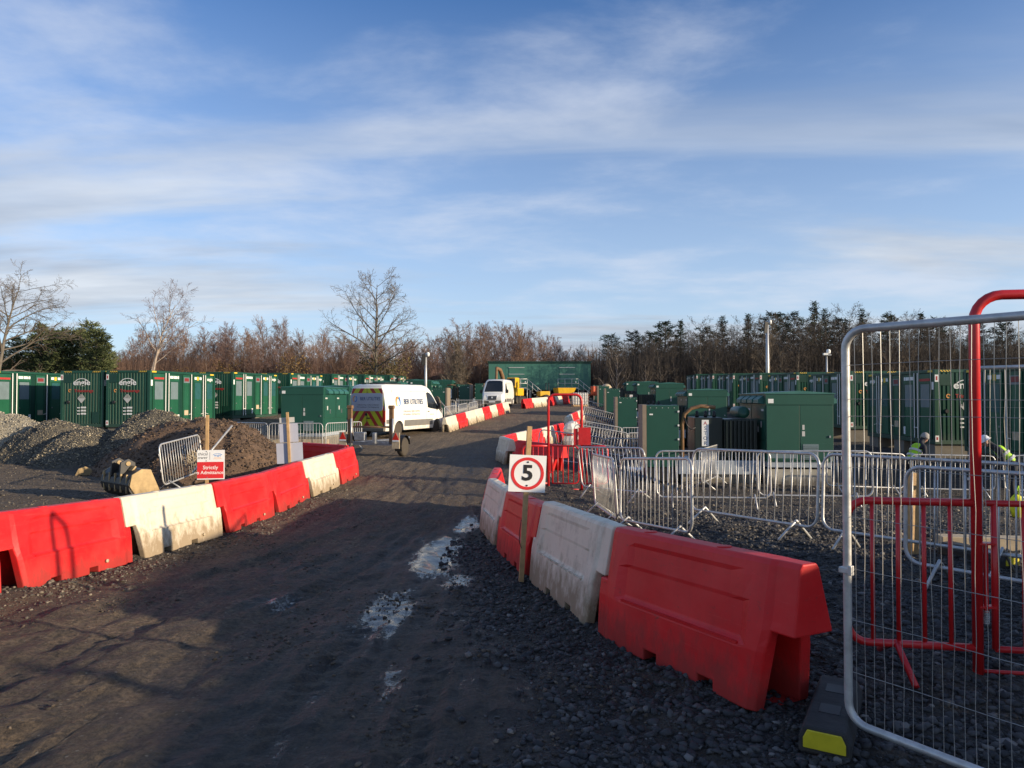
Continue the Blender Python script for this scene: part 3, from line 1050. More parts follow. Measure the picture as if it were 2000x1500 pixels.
def crowd(p0, p1, label, group=None, lean=0.0, zoff=0.0, n=16, roll=0.0):
    (x0, y0), (x1, y1) = p0, p1
    z0, z1 = g1(x0, y0), g1(x1, y1)
    ln = math.hypot(x1 - x0, y1 - y0)
    r = thing('crowd_barrier', label, 'barrier', (x0, y0, z0 + zoff), 0, group)
    r.rotation_euler = Euler((lean, -math.atan2(z1 - z0, ln) + roll, math.atan2(y1 - y0, x1 - x0)), 'XYZ')
    r.scale = (ln / CBW, 1, 1)
    link('frame', cb_frame, r)
    for k in range(n):
        link('bar', cb_bar, r, (CBW * (k + 1) / (n + 1), 0, 0))
    for fx in (.3, CBW - .3):
        link('foot', cb_foot, r, (fx, 0, 0))
    link('hook', cb_hook, r)
    return r


crowd((1.50, 12.7), (1.58, 10.55), 'steel crowd barrier seen nearly edge on between the gravel walkway and its neighbour', lean=.06)
crowd((1.60, 10.55), (2.18, 8.62), 'steel crowd barrier standing behind the white water-filled barrier', lean=-.05)
crowd((2.66, 10.65), (3.68, 8.62), 'steel crowd barrier leaning in front of the green kiosk plinth', lean=-.10)
crowd((3.74, 8.6), (5.05, 6.85), 'steel crowd barrier overlapping the wire fence panel beyond the red gate', lean=-.07)
crowd((3.72, 6.75), (5.0, 4.95), 'steel crowd barrier directly behind the red gate bars', lean=-.05)
crowd((1.62, 16.2), (2.75, 14.2), 'steel crowd barrier tilted back beyond the walkway gravel', lean=.10, roll=-.03)
crowd((2.85, 14.0), (4.95, 13.6), 'steel crowd barrier across the gravel in front of the grey skid base')
crowd((5.05, 14.6), (7.2, 14.2), 'steel crowd barrier in front of the concrete plinth of the kiosk')
crowd((8.2, 18.6), (10.4, 18.9), 'sunlit steel crowd barrier beside the worker in a grey hat', 'crowd barriers by the workers')
crowd((10.6, 18.95), (12.75, 18.8), 'sunlit steel crowd barrier beside the worker in a grey hat', 'crowd barriers by the workers')
crowd((12.9, 18.6), (15.0, 18.2), 'steel crowd barrier behind the worker in the white helmet')
G2 = 'crowd barriers in rows across the yard'
for row in [[(.7, 22.6), (2.9, 23.0), (5.1, 23.2)], [(2.2, 27.4), (4.4, 27.5), (6.5, 27.9)], [(2.6, 31.5), (4.8, 31.6), (7.0, 31.9)],
            [(3.4, 36.5), (5.6, 36.6), (7.8, 36.9), (9.9, 37)], [(4.0, 42), (6.2, 42), (8.4, 42.2)], [(4.8, 49), (7.0, 49), (9.2, 49.2)]]:
    for a, b in zip(row[:-1], row[1:]):
        crowd((a[0] + .05, a[1]), (b[0] - .05, b[1]), 'steel crowd barrier in a row across the low yard beyond the walkway gate', G2)
crowd((5.0, 18.8), (6.0, 20.7), 'steel crowd barrier standing end on beside the dark transformer', G2)
crowd((-7.66, 15.7), (-7.70, 17.8), 'steel crowd barrier with tangled tape leaning beside the excavator bucket', lean=-.10, roll=-.05)
G3 = 'crowd barriers round the left kiosk'
for a, b in [((-12.9, 27.6), (-11.4, 29.0)), ((-11.3, 28.6), (-9.5, 27.6)), ((-9.4, 27.5), (-7.3, 27.4)), ((-7.2, 27.5), (-6.2, 29.3))]:
    crowd(a, b, 'steel crowd barrier round the plinth of the kiosk behind the soil', G3)
G4 = 'crowd barriers round the cable drum'
for a, b in [((-5.5, 39.4), (-4.0, 41.0)), ((-3.9, 41.1), (-3.35, 43.1)), ((-3.25, 43.2), (-2.85, 45.3)), ((-2.75, 45.4), (-2.3, 47.5)), ((-6.1, 49.0), (-3.9, 48.8)), ((-3.8, 48.8), (-1.95, 48.9))]:
    crowd(a, b, 'steel crowd barrier around the cable drum ahead of the van', G4)

# ------------------------------------------------------------------ red walkway gates


def red_gate(loc, rotz, label, near_, hz=2.2, pw=1.0, gap=.95):
    """goal-post arch with a fixed barred wing on the left, a swinging gate and a wing on the right (local x along the line)"""
    r = thing('walkway_gate', label, 'gate', loc, rotz)
    n = 12 if near_ else 8
    rr = .16
    arch = [(0, 0, 0)]
    for (cx_, a0, a1) in ((rr, 180, 90), (gap - rr, 90, 0)):
        for k in range(7):
            a = R(a0 + (a1 - a0) * k / 6)
            arch.append((cx_ + rr * math.cos(a), 0, hz - rr + rr * math.sin(a)))
    arch.append((gap, 0, 0))
    part('arch', MB().tube(arch, .031, n), 'red_paint', r, smooth=True)

    def wing(x0, sgn, nb, name, rad=.025, both=False):
        w = pw
        zt, zb, q = 1.06, .16, .12
        pts = [(x0, 0, zt)]
        for (cx_, cz_, a0, a1) in ((w - q, zt - q, 90, 0), (w - q, zb + q, 0, -90)):
            for k in range(6):
                a = R(a0 + (a1 - a0) * k / 5)
                pts.append((x0 + sgn * (cx_ + q * math.cos(a)), 0, cz_ + q * math.sin(a)))
        pts.append((x0, 0, zb))
        f = part(name, MB().tube(pts, rad, n), 'red_paint', r, smooth=True)
        for k in range(nb):
            x = x0 + sgn * w * (k + 1) / (nb + 1)
            part('bar', MB().tube([(x, 0, zb), (x, 0, zt)], .0135, 7), 'red_paint', f, smooth=True)
        return f
    wl = wing(0, -1, 4, 'left_wing')
    part('foot', MB().tube([(-pw * .62, -.32, .015), (-pw * .62, 0, .17), (-pw * .62, .32, .015)], .02, 7), 'red_paint', wl, smooth=True)
    wr = wing(gap, 1, 4, 'right_wing')
    part('foot', MB().tube([(gap + pw * .6, -.3, .015), (gap + pw * .6, 0, .17), (gap + pw * .6, .3, .015)], .02, 7), 'red_paint', wr, smooth=True)
    # swinging gate, hinged on a sprung tube
    x0 = .10
    gt = MB().tube([(x0, 0, .16), (x0, 0, 1.06)], .020, n).tube([(x0 - .05, 0, 1.06), (gap - .16, 0, 1.06), (gap - .10, 0, 1.02), (gap - .07, 0, .95), (gap - .07, 0, .26), (gap - .10, 0, .19), (gap - .16, 0, .16), (x0, 0, .16)], .020, n)
    g = part('swing_gate', gt, 'red_paint', r, smooth=True)
    for k in range(4):
        x = x0 + (gap - .17) * (k + 1) / 5
        part('bar', MB().tube([(x, 0, .16), (x, 0, 1.06)], .0135, 7), 'red_paint', g, smooth=True)
    hg = MB().tube([(.05, 0, .38), (.05, 0, .80)], .014, 8).box((.05, 0, .81), (.10, .06, .012)).box((.05, 0, .42), (.10, .06, .012))
    part('hinge', hg, 'red_paint', r)
    sp = [(.05 + .017 * math.cos(k * 1.05), .017 * math.sin(k * 1.05), .31 + .0018 * k) for k in range(48)]
    part('spring', MB().tube(sp, .0035, 5), 'galvanised', r, smooth=True)
    part('base_bar', MB().tube([(0, 0, .02), (gap, 0, .02)], .012, 6), 'red_paint', r, smooth=True)
    return r


red_gate((2.90, 4.45, g1(2.9, 4.45)), R(-10), 'red pedestrian gate with arch and barred wings just behind the wire fence panel', True, 2.36, .76, 1.0)
rgx, rgy = .88, 17.2
rg = red_gate((rgx, rgy, g1(rgx + .4, rgy) - .05), R(-5), 'red pedestrian gate with arch across the gravel walkway beyond the speed sign', False, 2.3, .62, .80)
part('sign_plate', MB().box((.87, -.05, 1.3), (.30, .012, .42)).box((.66, -.03, 1.28), (.10, .012, .40)), 'red_paint', rg)

# ------------------------------------------------------------------ wire fence panels


def heras(loc, rotz, w, label, wires=True, lean=0.0):
    r = thing('wire_fence_panel', label, 'fence', loc, 0, None, rot=(lean, 0, rotz))
    r.rotation_euler = (lean, 0, rotz)
    fr = rounded_frame(w, .10, 2.1, .10, 6)
    part('frame', MB().tube(fr, .0205, 12, caps=False), 'galvanised', r, smooth=True)
    mb = MB()
    n = int(w / .045)
    for k in range(1, n):
        x = w * k / n
        j = [(x, 0, .10)]
        for m_ in range(1, 7):
            j.append((x + rng.uniform(-.006, .006), rng.uniform(-.004, .004), .10 + 2.0 * m_ / 7))
        j.append((x, 0, 2.1))
        mb.tube(j, .0016, 4, caps=False)
    for z in (.36, .62, .88, 1.14, 1.40, 1.66, 1.74, 1.92):
        mb.tube([(w * m_ / 10, rng.uniform(-.004, .004), z + rng.uniform(-.006, .006)) for m_ in range(11)], .0016, 4, caps=False)
    part('wire_mesh', mb, 'wire', r)
    part('clip', MB().box((.0, -.012, .87), (.055, .05, .03)).box((.035, -.03, .875), (.02, .03, .05)), 'galvanised', r, bevel=.004)
    return r


hx, hy = 1.72, 3.66
hdir = math.atan2(-.844, .60)
heras((hx, hy, .05), hdir, 3.4, 'galvanised wire mesh fence panel with rounded corner rising from a rubber foot')
heras((5.05, 7.85, g1(5, 7.8)), math.atan2(-.75, .66), 3.0, 'wire mesh fence panel standing behind the red gate arch', lean=-.04)

ft = thing('fence_foot', 'black rubber fence foot with yellow reflector under the wire panel', 'fence foot', (1.75, 3.90, g1(1.75, 3.9) - .01), R(-30))
prof = [(-.12, 0), (-.12, .075), (-.095, .135), (.095, .135), (.12, .075), (.12, 0)]
part('block', MB().prism(prof, 'y', -.42, .34), 'block_dark', ft, bevel=.012)
part('socket', MB().bx(-.05, .05, -.22, -.10, .130, .138).bx(-.05, .05, .08, .20, .130, .138), 'black_plastic', ft)
part('reflector', MB().prism([(-.098, .028), (-.098, .076), (-.078, .118), (.078, .118), (.098, .076), (.098, .028)], 'y', -.428, -.418), 'yellow_plastic', ft, bevel=.004)
ft2 = dup(ft, (5.05, 7.8, g1(5.05, 7.8)), R(20), 'black rubber fence foot behind the red gate')

# unseen hoarding added beside the camera to cast the shadow across the haul road
hb = thing('shadow_hoarding', 'tall unseen hoarding added out of frame to shade the haul road', 'hoarding', (8.0, 0, -.02))
for k in range(6):
    part('board', MB().bx(-.02, .02, -.55 + k * 1.14, -.55 + k * 1.14 + 1.12, .03, (2.35 if k < 2 else 2.66) + .02 * (k % 2)), 'shadow_board', hb)
for k in range(3):
    part('post', MB().bx(.025, .11, .3 + k * 2.9, .39 + k * 2.9, 0, 2.65), 'timber', hb)
for z in (.9, 1.72):  # rail and posts added for their streaks of shadow
    part('rail', MB().bx(.025, .08, -3.6, -.55, z, z + .08), 'timber', hb)
for k in range(3):
    part('post', MB().bx(-.05, .04, -1.4 - k * .95, -1.31 - k * .95, 0, 2.0), 'timber', hb)

# ------------------------------------------------------------------ signs on posts


def roundrect(w, h, r, n=5):
    pts = []
    for (cx_, cz_, a0) in ((w / 2 - r, h / 2 - r, 0), (-w / 2 + r, h / 2 - r, 90), (-w / 2 + r, -h / 2 + r, 180), (w / 2 - r, -h / 2 + r, 270)):
        for k in range(n + 1):
            a = R(a0 + 90 * k / n)
            pts.append((cx_ + r * math.cos(a), cz_ + r * math.sin(a)))
    return pts


def ring_mb(r0, r1, y0, y1, n=48, a0=0, a1=360, sx=1.0, sz=1.0):
    mb = MB()
    vs, fs = [], []
    full = abs(a1 - a0) >= 360
    m = n if full else n + 1
    for k in range(m):
        a = R(a0 + (a1 - a0) * k / n)
        for (r, y) in ((r0, y0), (r1, y0), (r1, y1), (r0, y1)):
            vs.append((r * math.cos(a) * sx, y, r * math.sin(a) * sz))
    for k in range(n):
        j = (k + 1) % m
        for q in range(4):
            fs.append((k * 4 + q, k * 4 + (q + 1) % 4, j * 4 + (q + 1) % 4, j * 4 + q))
    return mb.add(vs, fs)


FX = (PI / 2, 0, 0)
sx_, sy_ = .10, 7.58
sg = thing('speed_sign', 'square white speed sign reading 5 in a red ring on a leaning timber post', 'sign', (sx_, sy_, g1(sx_, sy_) - .0), R(8))
sg.scale = (1.09, 1, 1.06)
sg.rotation_euler = (0, R(3.2), R(8))
part('post', MB().bx(-.024, .024, 0, .042, 0, 1.56), 'timber', sg, bevel=.003)
pl = part('plate', MB().bx(-.182, .182, -.010, -.002, .90, 1.27), 'sign_white', sg)
part('ring', ring_mb(.133, .163, -.0135, -.0105), 'sign_red', pl, loc=(0, 0, 1.085))
text('5', .215, 'black_print', pl, (0, -.0135, 1.085), FX, 'numeral', 1.08, bold=.028)
part('screw', MB().lathe([(0, -.016), (.009, -.016), (.009, -.010), (0, -.010)], 'y', (0, 0, 1.20), 10).lathe([(0, -.016), (.009, -.016), (.009, -.010), (0, -.010)], 'y', (0, 0, .965), 10), 'black_plastic', pl)
part('cable_tie', MB().tube([(-.035, -.004, .62), (-.05, -.02, .5), (-.045, -.02, .4), (-.02, -.01, .34)], .004, 5), 'black_plastic', sg, smooth=True)

sx_, sy_ = -4.86, 11.35
ad = thing('admittance_sign', 'white and red Strictly No Admittance sign on a timber post behind the barriers', 'sign', (sx_, sy_, g1(sx_, sy_) - .05), R(10))
ad.scale = (1.12, 1, 1.14)
part('post', MB().bx(-.03, .012, 0, .045, 0, 1.66), 'timber', ad, bevel=.003)
pl = part('plate', MB().bx(-.135, .235, -.010, -.002, .63, 1.04), 'sign_white', ad, loc=(0, 0, .13))
part('red_panel', MB().bx(-.133, .222, -.0125, -.0105, .645, .875), 'sign_red', pl)
text('Strictly', .072, 'label_white', pl, (.045, -.0125, .795), FX, bold=.012)
text('o Admittance', .066, 'label_white', pl, (.040, -.0125, .725), FX, bold=.012)
text('thical', .062, 'black_print', pl, (-.058, -.0105, .985), FX)
text('ower', .062, 'black_print', pl, (-.060, -.0105, .935), FX)
text('engie', .045, 'blue_logo', pl, (.14, -.0105, .965), FX, bold=.01)
part('logo_arc', ring_mb(.062, .070, -.0125, -.0105, 16, 25, 155, 1, .55), 'blue_logo', pl, loc=(.14, 0, .955))
part('divider', MB().bx(.034, .037, -.0122, -.0102, .905, 1.01), 'black_print', pl)
part('underline', MB().bx(.085, .195, -.0122, -.0102, .915, .918).bx(.095, .185, -.0122, -.0102, .928, .933), 'orange_logo', pl)
part('screw', MB().lathe([(0, -.015), (.008, -.015), (.008, -.010), (0, -.010)], 'y', (-.01, 0, 1.02), 8).lathe([(0, -.015), (.008, -.015), (.008, -.010), (0, -.010)], 'y', (-.01, 0, .89), 8).lathe([(0, -.015), (.008, -.015), (.008, -.010), (0, -.010)], 'y', (.0, 0, .66), 8), 'dull_steel', pl)

sx_, sy_ = -4.86, 15.7
bk = thing('sign_post', 'two blank pale sign backs on a leaning timber post', 'sign', (sx_, sy_, g1(sx_, sy_) - .05), R(6))
bk.rotation_euler = (0, R(-3), R(6))
bk.scale = (1.15, 1, 1.15)
part('post', MB().bx(-.024, .024, -.05, -.005, 0, 1.62), 'timber', bk, bevel=.003)
part('plate', MB().bx(-.24, .25, .0, .008, .64, 1.03), 'sign_back', bk)
part('plate', MB().bx(-.17, .18, -.004, .004, 1.045, 1.40), 'sign_back', bk)
part('plate', MB().bx(-.16, .12, .012, .020, 1.42, 1.52), 'grey_print', bk)

# ------------------------------------------------------------------ battery containers
CW, CL, CH = 2.44, 6.06, 2.9


def container(name, label, loc, rotz, group):
    r = thing(name, label, 'container', loc, rotz, group)
    fr = MB()
    for x in (0, CW - .16):
        for y in (0, CL - .16):
            fr.bx(x, x + .16, y, y + .16, 0, CH)
    for z in (0, CH - .12):
        hz_ = .16 if z == 0 else .12
        for x in (.0, CW - .10):
            fr.bx(x + .003, x + .097, .16, CL - .16, z, z + hz_)
        for y in (0, CL - .10):
            fr.bx(.16, CW - .16, y + .003, y + .097, z, z + hz_)
    part('frame', fr, 'green_paint', r, bevel=.01)
    part('roof', MB().bx(.10, CW - .10, .10, CL - .10, CH - .10, CH - .03), 'green_deep', r)
    part('floor', MB().bx(.1, CW - .1, .1, CL - .1, .05, .15), 'black_plastic', r)
    # corrugated ends
    for end in (0, 1):
        xs = []
        x = .16
        pitch = (CW - .32) / 13
        prof = []
        for k in range(13):
            x0 = .16 + k * pitch
            prof += [(x0, .02), (x0 + pitch * .56, .02), (x0 + pitch * .68, .062), (x0 + pitch * .90, .062)]
        prof.append((CW - .16, .02))
        mb = MB()
        vs, fs = [], []
        for (px, py) in prof:
            yy = py if end == 0 else CL - py
            vs += [(px, yy, .16), (px, yy, CH - .12)]
        for k in range(len(prof) - 1):
            fs.append((2 * k, 2 * k + 2, 2 * k + 3, 2 * k + 1))
        mb.add(vs, fs)
        ep = part('end_panel', mb, 'green_paint', r)
        if end == 0:
            part('vent_box', MB().bx(.17, .62, .004, .05, CH - .62, CH - .18), 'green_deep', ep)
            part('service_hatch', MB().bx(1.80, 2.2, .004, .05, .2, .78), 'green_deep', ep)
    fy = .012
    text('engie', .40, 'label_white', r, (1.19, fy, 2.28), FX, 'logo', 1.15, bold=.02)
    part('logo_arc', ring_mb(.36, .41, fy - .004, fy + .002, 20, 28, 152, 1, .62), 'label_white', r, loc=(1.19, 0, 2.25))
    text('Trinastorage', .22, 'label_red', r, (1.32, fy, 1.86), FX, 'lettering', .95, bold=.012)
    part('swirl', ring_mb(.045, .085, fy - .004, fy + .002, 12, 20, 300), 'orange_logo', r, loc=(.52, 0, 1.87))
    haz = MB().prism([(-.24, 0), (.24, 0), (0, -.26)], 'y', fy - .003, fy + .002)
    for k in range(6):
        x = -.175 + k * .07
        haz.bx(x - .017, x + .017, fy - .003, fy + .002, .006, .24 - abs(x) * .95)
    part('hazard_diamond', haz, 'grey_print', r, loc=(1.19, 0, 1.48))
    sp = MB()
    for q in range(3):
        for (a, b) in ((.0, .16), (.22, .36), (.38, .50)):
            sp.bx(a, b, fy - .003, fy + .002, -.16 * q, -.16 * q + .055 + .03 * (a > .2))
    part('plate_text', sp, 'label_white', r, loc=(.95, 0, .96))
    part('stripe', MB().bx(.2, .62, -.004, .001, CH - .09, CH - .02).bx(1.82, 2.24, -.004, .001, CH - .09, CH - .02), 'hazard_stripe', r)
    st = part('sticker', MB().bx(.015, .15, -.004, .001, 2.42, 2.70).bx(.015, .15, -.004, .001, .10, .34), 'label_white', r)
    part('sticker_print', MB().bx(.05, .115, -.006, -.004, 2.48, 2.64).bx(.05, .115, -.006, -.004, .17, .28), 'label_red', st)
    part('connector', MB().lathe([(0, -.05), (.07, -.05), (.09, .0), (.09, .05), (0, .05)], 'y', (.45, .01, 1.28), 10), 'black_plastic', r)
    # long sides with doors, lock bars and notices
    for s in (0, 1):
        X = CW if s else 0.0
        sg_ = 1 if s else -1

        def sb(mb, y0, y1, z0, z1, d0, d1):
            return mb.bx(X + sg_ * d0, X + sg_ * d1, y0, y1, z0, z1)
        part('side_wall', sb(MB(), .16, CL - .16, .16, CH - .12, -.09, -.055), 'green_deep', r)
        for k, (y0, y1, vm) in enumerate([(.28, 1.20, 'vent_sheen_grey'), (1.62, 2.50, 'vent_sheen_grey'), (2.86, 3.48, 'green_paint'), (3.86, 4.68, 'sheen_teal'), (5.06, 5.84, 'sheen_teal')]):
            dm = MB()
            sb(dm, y0, y1, .2, CH - .16, -.05, -.012)
            dr = part('door', dm, 'green_light', r, bevel=.008)
            e = MB()
            for (a, b, c, d_) in ((y0 + .05, y0 + .09, .3, 2.36), (y1 - .09, y1 - .05, .3, 2.36)):
                sb(e, a, b, c, d_, -.011, .004)
            sb(e, y0 + .05, y1 - .05, 2.36, 2.40, -.011, .004)
            part('door_rim', e, 'green_paint', dr)
            if vm != 'green_paint':
                part('sheen_panel', sb(MB(), y0 + .12, y1 - .12, 1.42, 2.34, -.010, -.004), vm, dr)  # tinted sheet painted for the sheen of light on the upper door
                part('latch', sb(MB(), y0 + .10, y0 + .16, .92, .98, -.01, .02), 'dull_steel', dr)
            else:
                part('notice', sb(MB(), y0 + .12, y1 - .14, .55, .82, -.010, -.004), 'timber_pale', dr)
                part('extinguisher_sign', sb(MB(), y0 + .04, y1 - .04, 2.32, 2.62, -.006, .006), 'vent_sheen_grey', dr)
                part('sign_print', sb(MB(), y0 + .10, y1 - .12, 2.40, 2.58, .007, .010), 'sticker_dark', dr)
        for y in (1.27, 1.54, 3.60, 4.76, 4.98):
            b = part('lock_bar', MB().tube([(X + sg_ * .02, y, .18), (X + sg_ * .02, y, CH - .10)], .022, 6), 'white_paint', r)
            part('handle', MB().tube([(X + sg_ * .04, y, .62), (X + sg_ * .04, y + (.26 if y in (1.27, 4.98) else -.26), .58)], .012, 5), 'white_paint', b)
        lb = MB()
        for (y0, y1) in ((1.66, 1.95), (2.0, 2.28), (2.32, 2.44), (3.92, 4.12), (4.40, 4.60)):
            sb(lb, y0, y1, 2.52, 2.66, -.008, .006)
        sb(lb, .06, .20, 2.12, 2.42, -.005, .006)
        sb(lb, 2.36, 2.50, .28, .60, -.008, .006)
        part('notice', lb, 'label_white', r)
        part('notice', sb(MB(), 4.16, 4.32, 2.48, 2.68, -.008, .006), 'label_yellow', r)
        part('notice', sb(MB(), .34, 1.14, 2.46, 2.56, -.008, .006), 'label_red', r)
        text('engie', .26, 'label_white', r, (X + sg_ * .002, 5.46, 2.56), (PI / 2, 0, PI / 2 * sg_), 'logo', 1.0, bold=.03)
        part('stripe', sb(MB(), .14, .50, CH - .10, CH - .02, -.003, .006).bx(X + sg_ * -.003, X + sg_ * .006, 5.5, 5.86, CH - .10, CH - .02), 'label_yellow', r)
    return r


def plinths(loc, rotz, h, label, group):
    r = thing('concrete_plinth', label, 'plinth', loc, rotz, group)
    for y in (.1, 2.6, CL - 1.0):
        part('block', MB().bx(.05, CW - .05, y, y + .9, -h, -.004), 'concrete', r)
    return r


TL, TR_ = -7.6, -3.9
GA = 'battery containers in the left rows'
proto = None
SMALL = ('plate_text', 'connector', 'stripe')


def put_cont(x, y, ztop, rot, label, group, far=False):
    global proto
    z = ztop - CH
    if proto is None:
        proto = container('battery_container', label, (x, y, z), R(rot), group)
        o_ = proto
    else:
        o_ = dup(proto, (x, y, z), R(rot), label, group, skip=SMALL if far else ())
    plinths((x, y, z), R(rot), z - g1(x, y) + .35, 'concrete block footing under a green battery container', 'container footings')
    return o_


def lline(x, y, n):
    s_, c_ = math.sin(R(-TL)), math.cos(R(-TL))
    return x + s_ * 8.05 * n, y + c_ * 8.05 * n


# left rows: right-hand near corner of the first container at about (-18.3, 36)
rx_, ry_ = math.cos(R(TL)), math.sin(R(TL))
for n_ in range(6):
    x, y = lline(-18.35 - CW * rx_, 36 - CW * ry_, n_)
    ztop = 3.2 + .85 * n_ * 8 / 32
    put_cont(x, y, ztop, TL, 'green battery container with lit doors in the row next to the kiosks' if n_ else 'green battery container with full engie end and lit doors behind the tall gravel', GA if n_ else None, n_ > 2)
for n_ in range(2):
    x, y = lline(-18.45 - 2 * CW * rx_ - .08, 36.1 - 2 * CW * ry_, n_)
    put_cont(x, y, 3.2 + .21 * n_, TL, 'green battery container with engie end beside its twin behind the low dark gravel' if n_ == 0 else 'green battery container hidden behind its twin', None, n_ > 0)
for n_ in range(2):
    x, y = lline(-26.6 - CW * rx_, 36.3 - CW * ry_, n_)
    put_cont(x, y, 3.2 + .2 * n_, TL, 'green battery container half in shadow behind the pale gravel heap' if n_ == 0 else 'green battery container far behind the pale gravel heap')if False else put_cont(x, y, 3.2 + .2 * n_, TL, 'green battery container half in shadow behind the pale gravel heap' if n_ == 0 else 'green battery container far behind the pale gravel heap', None, n_ > 0)
for n_ in range(-1, 7):
    s_, c_ = math.sin(R(-TR_)), math.cos(R(-TR_))
    x, y = 16.36 + s_ * 8.05 * n_, 27.5 + c_ * 8.05 * n_
    ztop = 2.9 + .24 * n_ if n_ > 0 else 2.9 + .1 * n_
    lab = {-1: 'dark green battery container seen through the wire panel beyond the second worker', 0: 'green battery container with engie end beyond the worker in a grey hat'}.get(n_, 'green battery container in the shaded row below the dark wood')
    put_cont(x, y, ztop, TR_, lab, None if n_ < 1 else 'battery containers in the right row', n_ > 2)

# ------------------------------------------------------------------ transformer skids and kiosks
KW, KD, KH = 1.85, 2.9, 1.95


def kiosk_parts(r, x0, z0):
    """sheet steel kiosk, doors on the front (-y) and both sides, pitched cover with hooded vents"""
    x1 = x0 + KW
    part('body', MB().bx(x0, x1, 0, KD, z0, z0 + KH - .34), 'kiosk_green', r, bevel=.01)
    part('plinth_frame', MB().bx(x0 + .04, x1 - .04, .04, KD - .04, z0 - .16, z0 - .003), 'skid_grey', r)
    for (a, b) in ((x0 + .01, x0 + KW * .5 - .006), (x0 + KW * .5 + .006, x1 - .01)):
        d_ = part('door', MB().bx(a, b, -.022, -.002, z0 + .05, z0 + KH - .36), 'kiosk_green', r, bevel=.006)
        if a > x0 + .5:
            part('lower_panel', MB().bx(a + .02, b - .02, -.030, -.023, z0 + .06, z0 + .52), 'kiosk_green', d_)
            part('louvre', MB().bx(a + .07, a + .50, -.038, -.031, z0 + .09, z0 + .50), 'vent_sheen_grey', d_)
            for q in range(9):
                part('slat', MB().box((a + .285, -.042, z0 + .07 + q * .045), (.40, .016, .012), (.6, 0, 0)), 'vent_sheen_grey', d_)
            part('notice', MB().bx(a + .05, a + .13, -.028, -.023, z0 + .72, z0 + .86).bx(a + .06, a + .12, -.028, -.023, z0 + .90, z0 + 1.04), 'grey_print', d_)
            part('handle', MB().bx(b - .12, b - .08, -.05, -.023, z0 + .68, z0 + .74), 'dull_steel', d_)
        else:
            part('louvre', MB().bx(a + .1, b - .1, -.030, -.023, z0 + .10, z0 + .32), 'vent_sheen_grey', d_)
    for sx in (x0, x1):
        sg_ = -1 if sx == x0 else 1
        for k in range(2):
            ya = .06 + k * (KD / 2 - .03)
            d_ = part('side_door', MB().bx(sx + sg_ * .002, sx + sg_ * .018, ya, ya + KD / 2 - .09, z0 + .60, z0 + KH - .38), 'kiosk_green', r, bevel=.005)
            part('notice', MB().bx(sx + sg_ * .019, sx + sg_ * .023, ya + .3, ya + .42, z0 + .95, z0 + 1.12).bx(sx + sg_ * .019, sx + sg_ * .023, ya + .10, ya + .34, z0 + 1.42, z0 + 1.48), 'grey_print', d_)
            part('handle', MB().bx(sx + sg_ * .019, sx + sg_ * .05, ya + .62, ya + .66, z0 + .80, z0 + .98), 'dull_steel', d_)
        part('lower_side', MB().bx(sx + sg_ * .002, sx + sg_ * .014, .06, KD - .06, z0 + .06, z0 + .56), 'kiosk_green', r)
        for k in range(4):
            ya = .18 + k * .66
            hood = MB()
            hood.add([(sx + sg_ * .002, ya, z0 + KH - .07), (sx + sg_ * .002, ya + .52, z0 + KH - .07), (sx + sg_ * .17, ya + .52, z0 + KH - .20), (sx + sg_ * .17, ya, z0 + KH - .20),
                      (sx + sg_ * .002, ya, z0 + KH - .33), (sx + sg_ * .002, ya + .52, z0 + KH - .33), (sx + sg_ * .17, ya + .52, z0 + KH - .30), (sx + sg_ * .17, ya, z0 + KH - .30)],
                     [(0, 1, 2, 3), (3, 2, 6, 7), (0, 3, 7, 4), (1, 5, 6, 2), (4, 7, 6, 5), (0, 4, 5, 1)])
            part('vent_hood', hood, 'kiosk_roof', r)
    part('header', MB().bx(x0 - .012, x1 + .012, -.035, KD + .01, z0 + KH - .345, z0 + KH - .04), 'kiosk_green', r)
    part('roof', MB().prism([(x0 - .05, z0 + KH - .04), (x1 + .05, z0 + KH - .04), (x1 + .05, z0 + KH - .02), ((x0 + x1) / 2, z0 + KH + .05), (x0 - .05, z0 + KH - .02)], 'y', -.06, KD + .05), 'kiosk_roof', r)
    part('notice', MB().bx(x0 + .05, x0 + .20, -.040, -.036, z0 + KH - .30, z0 + KH - .18), 'label_white', r)


